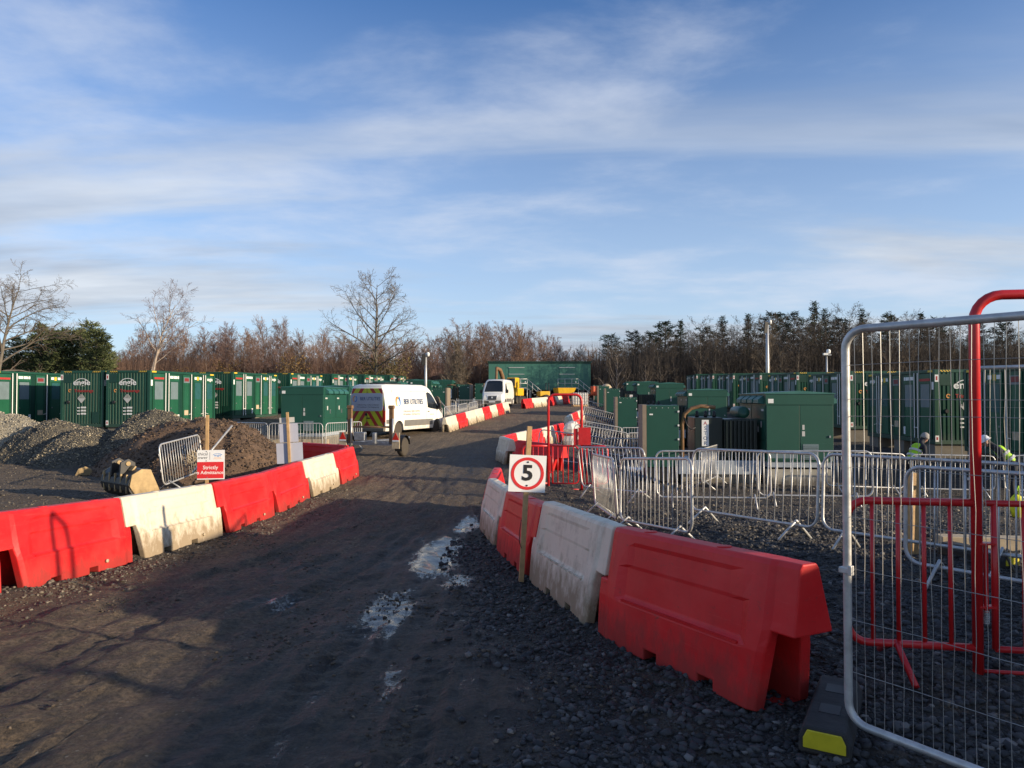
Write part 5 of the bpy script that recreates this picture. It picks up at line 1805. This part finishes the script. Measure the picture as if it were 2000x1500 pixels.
for k, (x, y) in enumerate([(2.55, 31.2), (2.75, 32.3)]):
    wr = thing('wrapped_bundle', 'pale bundle wrapped in plastic standing at the end of the far barrier row', 'bundle', (x, y, g1(x, y) - .02), R(20 * k), 'wrapped bundles')
    part('wrap', MB().lathe([(0, 0), (.30, 0), (.34, .2), (.26, .45), (.32, .7), (.2, .95), (0, 1.0)], 'z', (0, 0, 0), 9, k), 'plastic_wrap', wr)
    part('band', MB().lathe([(.30, .42), (.31, .46), (.30, .50)], 'z', (0, 0, 0), 9, k), 'label_red', wr)

# ------------------------------------------------------------------ camera masts


def mast(x, y, top, label, rad, lights):
    z = g1(x, y) - .2
    r = thing('camera_mast', label, 'mast', (x, y, z))
    h = top - z
    part('pole', MB().tube([(0, 0, 0), (0, 0, h * .5), (0, 0, h)], rad, 10, rads=[rad * 1.25, rad, rad * .8]), 'galvanised', r, smooth=True)
    part('bracket', MB().box((0, -.1, h - .15), (.5, .2, .08)), 'dull_steel', r)
    if lights:
        part('flood_lamp', MB().box((-.18, -.15, h - .55), (.32, .14, .95), (.15, 0, .3)), 'black_plastic', r, bevel=.02)
        part('camera_head', MB().lathe([(0, -.2), (.12, -.15), (.15, .05), (.1, .18), (0, .2)], 'z', (.2, -.12, h - .1), 10), 'label_white', r, smooth=True)
    else:
        part('camera_head', MB().lathe([(0, -.18), (.13, -.12), (.16, .05), (.1, .16), (0, .18)], 'z', (.08, -.1, h + .08), 10).box((-.18, -.2, h - .1), (.3, .18, .14)), 'label_white', r, smooth=False)
    part('junction_box', MB().box((0, -rad - .06, 1.4), (.24, .12, .34)), 'dull_steel', r)
    return r


mast(21.6, 60, 8.3, 'tall grey mast with dark flood lamp rising above the shaded containers', .15, True)
mast(22.4, 50.5, 5.0, 'short pole with a white camera head beside the tall mast', .07, False)
mast(-7.35, 60.5, 5.6, 'slim grey camera pole beyond the parked van', .11, True)

# ------------------------------------------------------------------ workers


def skin_mesh(name, joints, edges, mt, parent, root=0, sub=2):
    me = bpy.data.meshes.new(name)
    me.from_pydata([j[0] for j in joints], edges, [])
    o = link(name, me, parent)
    md = o.modifiers.new('skin', 'SKIN')
    md.use_smooth_shade = True
    if not me.skin_vertices:
        bm = bmesh.new()
        bm.from_mesh(me)
        bm.verts.layers.skin.verify()
        bm.to_mesh(me)
        bm.free()
    for i, j in enumerate(joints):
        sv = me.skin_vertices[0].data[i]
        sv.radius = j[1] if isinstance(j[1], tuple) else (j[1], j[1])
        sv.use_root = i == root
    s_ = o.modifiers.new('sub', 'SUBSURF')
    s_.levels = 1
    s_.render_levels = sub
    me.materials.append(MATS[mt])
    return o


def worker(label, loc, rotz, bend, hat):
    """standing figure facing local +y, stooping forward by `bend` radians at the hips"""
    r = thing('person', label, 'person', loc, rotz)
    cb_, sb_ = math.cos(bend), math.sin(bend)

    def up(x, y, z):      # torso point: z measured from the hips
        return (x, y * cb_ + z * sb_, .92 - y * sb_ + z * cb_)
    J = [(up(0, 0, .0), (.16, .12)), (up(0, .01, .25), (.15, .11)), (up(0, .0, .46), (.19, .12)), (up(0, .02, .58), (.065, .065)), (up(0, .05, .68), (.075, .09)), (up(0, .06, .80), (.07, .085)),
         ((.10, .0, .86), (.10, .10)), ((.12, .04, .48), (.07, .07)), ((.13, 0, .10), (.05, .05)), ((.14, .16, .05), (.045, .035)),
         ((-.10, .0, .86), (.10, .10)), ((-.12, .06, .48), (.07, .07)), ((-.13, .02, .10), (.05, .05)), ((-.14, .18, .05), (.045, .035)),
         (up(.21, .0, .44), (.065, .065)), (up(.27, .10, .20), (.05, .05)), (up(.20, .32, .12), (.036, .036)), (up(.17, .40, .10), (.03, .04)),
         (up(-.21, .0, .44), (.065, .065)), (up(-.27, .12, .20), (.05, .05)), (up(-.16, .34, .14), (.036, .036)), (up(-.13, .42, .12), (.03, .04))]
    E = [(0, 1), (1, 2), (2, 3), (3, 4), (4, 5), (0, 6), (6, 7), (7, 8), (8, 9), (0, 10), (10, 11), (11, 12), (12, 13), (2, 14), (14, 15), (15, 16), (16, 17), (2, 18), (18, 19), (19, 20), (20, 21)]
    b = skin_mesh('body', J, E, 'dark_cloth', r)
    hd = Vector(up(0, .07, .73))
    part('face', MB().lathe([(0, -.115), (.05, -.10), (.078, -.03), (.083, .04), (.06, .10), (0, .115)], 'z', (0, 0, 0), 14).box((0, .088, -.005), (.024, .04, .05)).box((.085, 0, -.005), (.02, .04, .06)).box((-.085, 0, -.005), (.02, .04, .06)),
         'skin', r, smooth=True, loc=hd, rot=(-bend * .8, 0, 0))
    for s in (-1, 1):
        hb_ = Vector(J[17 if s > 0 else 21][0])
        hm = MB().box((0, 0, 0), (.035, .09, .075))
        for k in range(4):
            hm.tube([(0, .03, -.03 + k * .02), (s * -.012, .085, -.033 + k * .021), (s * -.035, .105, -.03 + k * .018)], .009, 6)
        hm.tube([(0, -.02, .035), (s * -.03, .02, .06), (s * -.04, .055, .05)], .010, 6)
        part('hand', hm, 'black_plastic', r, bevel=.008, loc=hb_ + Vector((0, .03, 0)))
    V = [(up(0, -.005, -.02), (.185, .145)), (up(0, .0, .24), (.175, .135)), (up(0, -.01, .44), (.215, .14)), (up(0, .0, .53), (.10, .09))]
    v = skin_mesh('vest', V, [(0, 1), (1, 2), (2, 3)], 'hivis', r)
    part('reflective_band', MB().lathe([(.188, .10), (.190, .13), (.188, .16)], 'z', (0, 0, 0), 18).lathe([(.188, .26), (.192, .29), (.19, .32)], 'z', (0, 0, 0), 18), 'reflective', v, loc=up(0, -.01, 0), rot=(-bend, 0, 0)).scale = (1, .78, 1)
    if hat == 'knit':
        part('hat', MB().lathe([(.105, -.02), (.112, .02), (.108, .07), (.085, .125), (.04, .155), (0, .16)], 'z', (0, 0, 0), 18), 'knit_grey', r, smooth=True, loc=hd + Vector((0, 0, .02)), rot=(-bend * .8, 0, 0))
    else:
        part('helmet', MB().lathe([(.15, .02), (.125, .03), (.122, .07), (.10, .13), (.05, .165), (0, .17)], 'z', (0, 0, 0), 18), 'helmet_white', r, smooth=True, loc=hd + Vector((0, 0, .02)), rot=(-bend * .8, 0, 0))
    return r


worker('person in a lime hi-vis vest and grey knitted hat bending over beyond the wire fence', (10.95, 19.5, g1(10.95, 19.5)), R(-75), .55, 'knit')
worker('person in a lime hi-vis vest and white helmet stooping at the edge of the yard', (12.05, 17.1, g1(12.05, 17.1)), R(60), .75, 'helmet')
cn = thing('kit_bag', 'bright yellow holdall on the gravel beside the stooping worker', 'bag', (8.15, 11.5, g1(8.15, 11.5)), R(20))
cn.scale = (.6, .6, .6)
part('bag', MB().lathe([(0, -.3), (.12, -.28), (.17, -.05), (.15, .2), (.08, .3), (0, .32)], 'z', (0, 0, .3), 10), 'hivis_yellow', cn, smooth=True)
part('strap', MB().tube([(-.1, 0, .55), (0, -.05, .85), (.1, 0, .55)], .018, 6), 'hivis', cn, smooth=True)
# timber post and boards behind the gate
pp = thing('timber_post', 'short square timber post standing behind the gate bars', 'post', (4.55, 8.1, g1(4.5, 8.1)), R(15))
part('shaft', MB().bx(-.05, .05, -.05, .05, -.05, .92), 'timber', pp, bevel=.005)
part('top_cut', MB().bx(-.045, .045, -.045, .045, .921, .926), 'timber_pale', pp)
sl_ = thing('timber_bearer', 'long timber bearer lying on the gravel behind the red gate', 'timber', (6.3, 8.2, g1(6.3, 8.2)), R(-8))
part('beam', MB().bx(-1.3, 1.3, -.1, .1, 0, .16), 'timber_pale', sl_, bevel=.008)
pd = thing('white_board', 'pale board lying on the ground beside the tall green cabinet', 'board', (4.9, 24.2, g1(4.9, 24.2) + .02), R(8))
part('sheet', MB().bx(-.9, .9, -.5, .5, 0, .06), 'label_white', pd)

# ------------------------------------------------------------------ trees


class Tree:
    def __init__(s, seed):
        s.r = random.Random(seed)
        s.mr = .009
        s.trunk = MB()
        s.tw = MB()

    def rv(s, a):
        return Vector((s.r.uniform(-a, a), s.r.uniform(-a, a), s.r.uniform(-a, a)))

    def branch(s, p, d, ln, rad, lev, cfg):
        c = cfg[lev]
        n = c.get('seg', 4)
        pts, rads = [p], [rad]
        dd = d.normalized()
        for k in range(n):
            dd = (dd + s.rv(c.get('wander', .18)) + Vector((0, 0, c.get('lift', .0)))).normalized()
            pts.append(pts[-1] + dd * (ln / n))
            rads.append(rad * (1 - (1 - c.get('tip', .25)) * (k + 1) / n))
        tgt = s.trunk if lev <= c.get('_tl', 1) else s.tw
        tgt.tube(pts, rad, c.get('sides', 3), caps=False, rads=rads)
        if lev + 1 >= len(cfg):
            return
        m = c['kids']
        m = m if isinstance(m, int) else s.r.randint(*m)
        for k in range(m):
            t_ = c.get('start', .3) + (1 - c.get('start', .3)) * (k + s.r.random() * .9) / m
            t_ = min(t_, .99)
            i = min(int(t_ * n), n - 1)
            q = pts[i].lerp(pts[i + 1], t_ * n - i)
            ax = (pts[i + 1] - pts[i]).normalized()
            a = s.r.uniform(0, 2 * PI) if lev else (k * 2.4 + s.r.uniform(-.4, .4))
            side = ax.orthogonal().normalized()
            side = Matrix.Rotation(a, 3, ax) @ side
            ang = R(s.r.uniform(*c.get('angle', (35, 60))))
            nd = (ax * math.cos(ang) + side * math.sin(ang)).normalized()
            shape = c.get('shape', None)
            ll = ln * c['ratio'] * s.r.uniform(.75, 1.15) * (shape(t_) if shape else (1 - .45 * t_))
            s.branch(q, nd, ll, max(s.mr, min(rads[i] * .62, rad * c.get('rr', .45))), lev + 1, cfg)


def tree_obj(name, tr_, tm, cm, label, loc, rotz, group=None, scale=1.0, extra=None):
    r = thing(name, label, 'tree', loc, rotz, group)
    r.scale = (scale,) * 3
    part('trunk', tr_.trunk, tm, r, smooth=True) if tr_.trunk.v else None
    me = tr_.tw.mesh('crown', cm, False, False)
    link('crown', me, r)
    return r


def birch(seed, H=10, lift=.16, dense=1.0):
    t_ = Tree(seed)
    t_.mr = .014
    cfg = [dict(seg=8, wander=.06, tip=.12, kids=int(40 * dense), start=.12, angle=(30, 62), ratio=.40, sides=5, rr=.32, shape=lambda u: 1.1 - .75 * u, _tl=0),
           dict(seg=4, wander=.16, lift=lift, kids=(7, 10), start=.1, angle=(20, 48), ratio=.55, sides=3, rr=.5, _tl=0),
           dict(seg=2, wander=.2, lift=lift * .6, kids=(5, 7), start=.05, angle=(18, 50), ratio=.6, sides=3, rr=.6, _tl=0),
           dict(seg=2, wander=.25, lift=.05, sides=3, tip=.4, _tl=0)]
    t_.branch(Vector((0, 0, -.4)), Vector((t_.r.uniform(-.05, .05), t_.r.uniform(-.05, .05), 1)), H, H * .0075, 0, cfg)
    return t_


def broad(seed, H=12, kids0=16, start=.3, lean=(0, 0), ratio=.5, dense=1.0, lift=.07, trunkr=.02, shp=None, wander0=.05, ang=(38, 68), tl=1, mr=.009):
    t_ = Tree(seed)
    t_.mr = mr
    cfg = [dict(seg=9, wander=wander0, tip=.12, kids=kids0, start=start, angle=ang, ratio=ratio, sides=7, rr=.42, shape=shp or (lambda u: 1.1 - .75 * max(0, u - .25)), _tl=tl),
           dict(seg=6, wander=.17, lift=lift, kids=int(7 * dense), start=.25, angle=(25, 55), ratio=.52, sides=4, rr=.5, _tl=tl),
           dict(seg=4, wander=.25, lift=lift * .7, kids=(4, 6), start=.2, angle=(25, 60), ratio=.55, sides=3, rr=.6, _tl=tl),
           dict(seg=3, wander=.3, lift=.03, kids=(3, 4), start=.2, angle=(25, 60), ratio=.6, sides=3, rr=.7, _tl=tl),
           dict(seg=2, wander=.3, sides=3, tip=.4, _tl=tl)]
    t_.branch(Vector((0, 0, -.4)), Vector((lean[0], lean[1], 1)), H, H * trunkr, 0, cfg)
    return t_


def leaf_cloud(mb, pts, size, rs):
    for p in pts:
        a = Vector((rs.gauss(0, 1), rs.gauss(0, 1), rs.gauss(0, 1))).normalized()
        b = a.orthogonal().normalized()
        b = Matrix.Rotation(rs.uniform(0, 6.28), 3, a) @ b
        c = a.cross(b)
        s_ = size * rs.uniform(.6, 1.3)
        mb.add([p - b * s_, p + c * s_ * .45, p + b * s_, p - c * s_ * .45], [(0, 1, 2, 3)])


def pine(seed, H=11, spread=2.8, base=.25, nb=46, dens=34, conical=.6):
    t_ = Tree(seed)
    rs = t_.r
    t_.trunk.tube([(0, 0, -.4), (rs.uniform(-.1, .1), 0, H * .5), (rs.uniform(-.2, .2), rs.uniform(-.2, .2), H)], .2, 6, caps=False, rads=[H * .018, H * .012, .02])
    for k in range(nb):
        u = base + (1 - base) * (k + rs.random()) / nb
        a = k * 2.4 + rs.uniform(-.5, .5)
        ln = spread * (1 - conical * u ** 1.2) * rs.uniform(.55, 1.2) * (.7 + .3 * min(1, (u - base) * 6 + .4))
        if u > .96:
            ln *= .5
        rise = rs.uniform(-.05, .35)
        p0 = Vector((0, 0, H * u))
        d_ = Vector((math.cos(a), math.sin(a), rise)).normalized()
        t_.trunk.tube([p0, p0 + d_ * ln * .9], .04, 3, caps=False, rads=[.05, .012])
        for q in range(int(dens * (.4 + ln / spread))):
            w_ = rs.uniform(.25, 1.05)
            p = p0 + d_ * ln * w_ + Vector((rs.gauss(0, .22), rs.gauss(0, .22), rs.gauss(.08, .16)))
            e = (d_ + Vector((rs.gauss(0, .6), rs.gauss(0, .6), rs.gauss(.25, .45)))).normalized()
            b = e.orthogonal().normalized()
            b = Matrix.Rotation(rs.uniform(0, 6.28), 3, e) @ b
            s_ = rs.uniform(.20, .42)
            t_.tw.add([p - e * s_ * .3 - b * s_ * .16, p - e * s_ * .3 + b * s_ * .16, p + e * s_ + b * s_ * .07, p + e * s_ - b * s_ * .07], [(0, 1, 2, 3)])
    return t_


def shrub(seed, rx, rz, n, size, twigs=60):
    t_ = Tree(seed)
    rs = t_.r
    pts = []
    for k in range(n):
        a, u = rs.uniform(0, 2 * PI), rs.random() ** .45
        el = rs.random()
        cl = 1 + .35 * float(vnoise(math.cos(a) * 2 + seed, el * 3 + seed)) * 2
        x, y, z = rx * u * math.cos(a) * math.cos(el * 1.2) * cl, rx * u * math.sin(a) * math.cos(el * 1.2) * cl, rz * u * (.08 + math.sin(el * 1.45)) * cl
        pts.append(Vector((x, y, z)))
    leaf_cloud(t_.tw, pts, size, rs)
    for k in range(twigs):
        a = rs.uniform(0, 2 * PI)
        e = rs.uniform(.2, 1)
        t_.trunk.tube([(0, 0, -.2), (rx * .4 * math.cos(a), rx * .4 * math.sin(a), rz * e * .5), (rx * .95 * math.cos(a) * (1.2 - e), rx * .95 * math.sin(a) * (1.2 - e), rz * e)], .03, 3, caps=False, rads=[.05, .03, .008])
    return t_


# the lone tall tree behind the containers
tx_, ty_ = -15.3, 80.0
big = broad(21, 13.4, 24, .22, (0, 0), .40, 1.25, .05, .018, lambda u: 1.20 - 1.15 * max(0, u - .40) - .5 * max(0, .40 - u), .012, (42, 66), mr=.013)
tree_obj('oak_tree', big, 'bark_grey', 'twig_grey', 'tall bare spreading tree standing alone above the container roofs', (tx_, ty_, g1(tx_, ty_)), .6)
ivy = shrub(4, 4.3, 4.6, 5200, .13, 70)
tree_obj('beech_thicket', ivy, 'bark_mid', 'leaf_ivy', 'olive brown leafy thicket round the trunk of the tall lone tree', (tx_ + .2, ty_ + 1.5, g1(tx_, ty_)), 0)
lt = broad(33, 11.2, 22, .30, (.10, 0), .56, 1.3, -.05, .02, None, .09, (40, 75), mr=.011)
tree_obj('bare_tree', lt, 'bark_grey', 'twig_grey', 'drooping bare tree rising over the containers behind the pale gravel', (-45.2, 62, g1(-45, 62)), 1.0)
ft_ = broad(35, 10.2, 11, .42, (-.16, 0), .46, 1.2, .05, .016, None, .16, (22, 50))
tree_obj('birch_tree', ft_, 'bark_pale', 'twig_purple', 'crooked bare birch leaning over the container with engie end', (-33.2, 66, g1(-33, 66)), .4)
ft2_ = broad(36, 9.2, 9, .42, (.22, 0), .46, 1.2, .05, .014, None, .16, (22, 50))
tree_obj('birch_tree', ft2_, 'bark_pale', 'twig_purple', 'crooked bare birch curving the other way beside its leaning neighbour', (-34.6, 66.5, g1(-33, 66)), .2)

# wood on the left and behind: birches, in several rows
protos = []
for k in range(5):
    protos.append(tree_obj('birch_tree', (birch(50 + k, 9.4 + k * .4, .09 + .015 * k) if k < 3 else broad(50 + k, 8.6 + k * .3, 22, .16, (0, 0), .40, 1.15, .09, .009, None, .06, (28, 60), 0, .014)), 'bark_mid' if k % 2 else 'bark_pale', ['twig_brown', 'twig_purple', 'twig_brown', 'twig_purple', 'twig_brown'][k], 'x', (0, 0, 0), 0, 'bare birches in the brown wood'))
LBS = ['slim pale-stemmed birch with chestnut twigs in the wood behind the containers', 'slim brown-stemmed birch with purplish twigs in the wood behind the containers', 'tall pale-stemmed birch with chestnut twigs in the wood behind the containers', 'round-headed brown-stemmed tree with purplish twigs in the brown wood', 'round-headed pale-stemmed tree with chestnut twigs in the brown wood']
used = set()


def place(protos_, k, x, y, label, group, sc, dz_=0):
    p_ = protos_[k]
    if id(p_) not in used:
        used.add(id(p_))
        p_.location = (x, y, g1(x, y) + dz_)
        p_.rotation_euler = (0, 0, rng.uniform(0, 6.28))
        p_.scale = (sc,) * 3
        p_['label'], p_['group'] = label, group
        return p_
    return dup(p_, (x, y, g1(x, y) + dz_), rng.uniform(0, 6.28), label, group, sc)


for row, (yy, st, hs) in enumerate([(93, 1.75, .80), (99, 1.75, .93), (106, 1.9, 1.02)]):
    x = -60.0
    while x < 18.5:
        px = 1000 + 1387 * x / yy
        prof_h = np.interp(px, [120, 230, 330, 430, 520, 600, 720, 830, 930, 1060, 1130, 1200], [.80, .80, 1.0, .98, 1.10, 1.0, .95, .97, 1.08, .95, .80, .70])
        if px > 180:
            kd = rng.randrange(5)
            place(protos, kd, x + rng.uniform(-.7, .7), yy + rng.uniform(-2, 2), LBS[kd], ['slim pale birches of the brown wood', 'slim brown birches of the brown wood', 'tall pale birches of the brown wood', 'round brown trees of the brown wood', 'round pale trees of the brown wood'][kd], hs * prof_h * .90 * rng.uniform(.84, 1.12))
        x += st
# autumn-leaved bushes on the edge of that wood
for k, (px, yy, s_) in enumerate([(440, 88, 1.0), (570, 86, 1.15), (360, 87, .8), (900, 90, .75)]):
    x = (px - 1000) / F * yy
    if k == 0:
        lf = tree_obj('oak_sapling', shrub(9, 2.1, 4.2, 1500, .12, 60), 'bark_mid', 'leaf_dead', 'small oak still holding orange brown leaves at the wood edge', (x, yy, g1(x, yy)), 0, 'oaks with dead leaves')
    else:
        dup(lf, (x, yy, g1(x, yy)), k * 1.3, None, None, s_)
# conifers at the left
pl_ = [tree_obj('pine_tree', pine(70 + k, 8.6 + k * .7, 2.7, .04, 70, 62, .55), 'bark_dark', 'needles', 'x', (0, 0, 0), 0, 'pines on the left') for k in range(3)]
for k, (px, yy, s_) in enumerate([(188, 72, .84), (150, 74, .80), (172, 78, .85), (112, 73, .82), (128, 78, .84), (80, 75, .80), (62, 78, .80), (95, 80, .84), (30, 77, .68), (200, 76, .72), (0, 80, .66)]):
    place(pl_, k % 3, (px - 1000) / F * yy, yy, 'dense green pine in the clump behind the left containers', 'pines on the left', s_)
# brambles
br = [tree_obj('bramble_bush', shrub(80 + k, 2.6, 2.6, 900, .11, 160), 'bramble', 'bramble', 'x', (0, 0, 0), 0, 'brambles') for k in range(2)]
for o in br:
    o['category'] = 'bush'
for k, (px, yy, s_) in enumerate([(20, 60, 1.0), (60, 62, 1.1), (100, 62, .9), (-15, 58, 1.0), (130, 66, .9), (225, 70, .9), (265, 74, 1.0), (330, 76, .9), (400, 78, .9), (480, 82, .9), (640, 84, .9)]):
    place(br, k % 2, (px - 1000) / F * yy, yy, 'tawny tangle of brambles behind the container roofs', 'brambles', s_)
# pollard-like bush beside the far van, and the two pale trees before the dark wood
bs = birch(91, 6.4, .20, 1.3)
tree_obj('bare_tree', bs, 'bark_pale', 'twig_grey', 'pale many-stemmed bare tree beside the far kiosks', (-5.9, 76, g1(-5.9, 76)), 0)
pt1 = broad(92, 6.6, 20, .15, (0, 0), .44, 1.1, .10, .016, None, .05, (25, 55), 1)
tree_obj('bare_tree', pt1, 'bark_pale', 'twig_grey', 'pale twiggy tree in front of the dark wood beside the green building', (12.4, 84, g1(12.4, 84)), 0)
pt2 = broad(93, 5.2, 16, .2, (0, 0), .42, 1.0, .12, .016, None, .05, (25, 50), 1)
tree_obj('bare_tree', pt2, 'bark_pale', 'twig_grey', 'smaller pale twiggy tree between the building and the dark wood', (15.6, 83, g1(15.6, 83)), 0)

# dark mixed wood on the right
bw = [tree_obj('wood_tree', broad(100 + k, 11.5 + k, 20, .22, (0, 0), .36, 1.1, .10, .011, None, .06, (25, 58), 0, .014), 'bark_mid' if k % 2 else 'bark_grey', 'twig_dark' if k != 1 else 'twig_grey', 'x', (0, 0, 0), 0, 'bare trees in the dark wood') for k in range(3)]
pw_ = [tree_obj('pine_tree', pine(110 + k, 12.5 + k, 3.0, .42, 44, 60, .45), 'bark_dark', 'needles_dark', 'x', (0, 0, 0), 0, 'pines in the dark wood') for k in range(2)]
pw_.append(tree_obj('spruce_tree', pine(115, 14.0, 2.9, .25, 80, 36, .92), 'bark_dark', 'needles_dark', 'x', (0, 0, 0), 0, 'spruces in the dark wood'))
for row, (yy, st) in enumerate([(84, 2.1), (89, 2.1), (95, 2.4), (102, 2.8)]):
    px = 1285 - row * 12
    while px < 2130:
        hh_ = np.interp(px, [1200, 1290, 1400, 1600, 1800, 2000], [.66, .80, .86, .98, .95, .88])
        x = (px - 1000) / F * yy
        kd = rng.randrange(3)
        place(bw, kd, x, yy + rng.uniform(-1.5, 1.5), ['bare grey-stemmed tree with dark twigs in the wood beyond the right containers', 'bare brown-stemmed tree with paler twigs in the wood beyond the right containers', 'tall grey-stemmed tree with dark twigs in the wood beyond the right containers'][kd], ['grey-stemmed trees of the dark wood', 'brown-stemmed trees of the dark wood', 'tall grey-stemmed trees of the dark wood'][kd], float(hh_) * rng.uniform(.80, 1.02) * (.86 - .04 * kd))
        px += st * F / yy * rng.uniform(.8, 1.2)
for k, (px, yy, top, kind) in enumerate([(1195, 96, 655, 0), (1240, 94, 648, 1), (1300, 92, 630, 0), (1330, 92, 628, 2), (1412, 94, 620, 2), (1462, 92, 616, 2), (1508, 94, 612, 0), (1550, 96, 612, 1), (1592, 90, 592, 2), (1612, 93, 606, 2), (1685, 96, 606, 2), (1735, 94, 615, 1), (1800, 96, 614, 2), (1830, 95, 622, 0), (1905, 95, 630, 1), (1960, 95, 632, 1), (1270, 97, 650, 1), (1380, 97, 640, 1), (1640, 97, 622, 0)]):
    x = (px - 1000) / F * yy
    ht = 1.8 + (HOR - top) / F * yy - g1(x, yy)
    base_h = [12.5, 13.5, 14.0][kind]
    place(pw_, kind, x, yy, ['dark pine topping the wood on the right', 'dark pine topping the wood on the right', 'pointed dark spruce rising above the wood on the right'][kind], ['pines in the dark wood', 'pines in the dark wood', 'spruces in the dark wood'][kind], ht / base_h)

# thick undergrowth that closes the foot of both woods


def under(name, label, spans, mt, n, h):
    mb = MB()
    rs = random.Random(5)
    for k in range(n):
        (xa, ya), (xb, yb) = spans[rs.randrange(len(spans))]
        t_ = rs.random()
        x, y = xa + (xb - xa) * t_ + rs.uniform(-2, 2), ya + (yb - ya) * t_ + rs.uniform(-3, 4)
        z = g1(x, y) - .2
        hh_ = h * rs.uniform(.35, 1.1)
        dx, dy = rs.gauss(0, .5), rs.gauss(0, .5)
        w_ = rs.uniform(.02, .05)
        mb.add([(x - w_, y, z), (x + w_, y, z), (x + dx * .5 + w_ * .6, y + dy * .5, z + hh_ * .6), (x + dx * .5 - w_ * .6, y + dy * .5, z + hh_ * .6), (x + dx, y + dy, z + hh_)], [(0, 1, 2, 3), (3, 2, 4)])
        q = Vector((x + dx * .3, y + dy * .3, z + hh_ * rs.uniform(.2, .8)))
        e = Vector((rs.gauss(0, 1), rs.gauss(0, .6), rs.uniform(.2, 1))).normalized() * rs.uniform(.5, 1.4)
        mb.add([q, q + Vector((0, 0, .05)), q + e], [(0, 1, 2)])
    o_ = link(name, mb.mesh(name, mt, False, False))
    o_['kind'] = 'stuff'
    tag(o_, label, 'undergrowth')
    return o_


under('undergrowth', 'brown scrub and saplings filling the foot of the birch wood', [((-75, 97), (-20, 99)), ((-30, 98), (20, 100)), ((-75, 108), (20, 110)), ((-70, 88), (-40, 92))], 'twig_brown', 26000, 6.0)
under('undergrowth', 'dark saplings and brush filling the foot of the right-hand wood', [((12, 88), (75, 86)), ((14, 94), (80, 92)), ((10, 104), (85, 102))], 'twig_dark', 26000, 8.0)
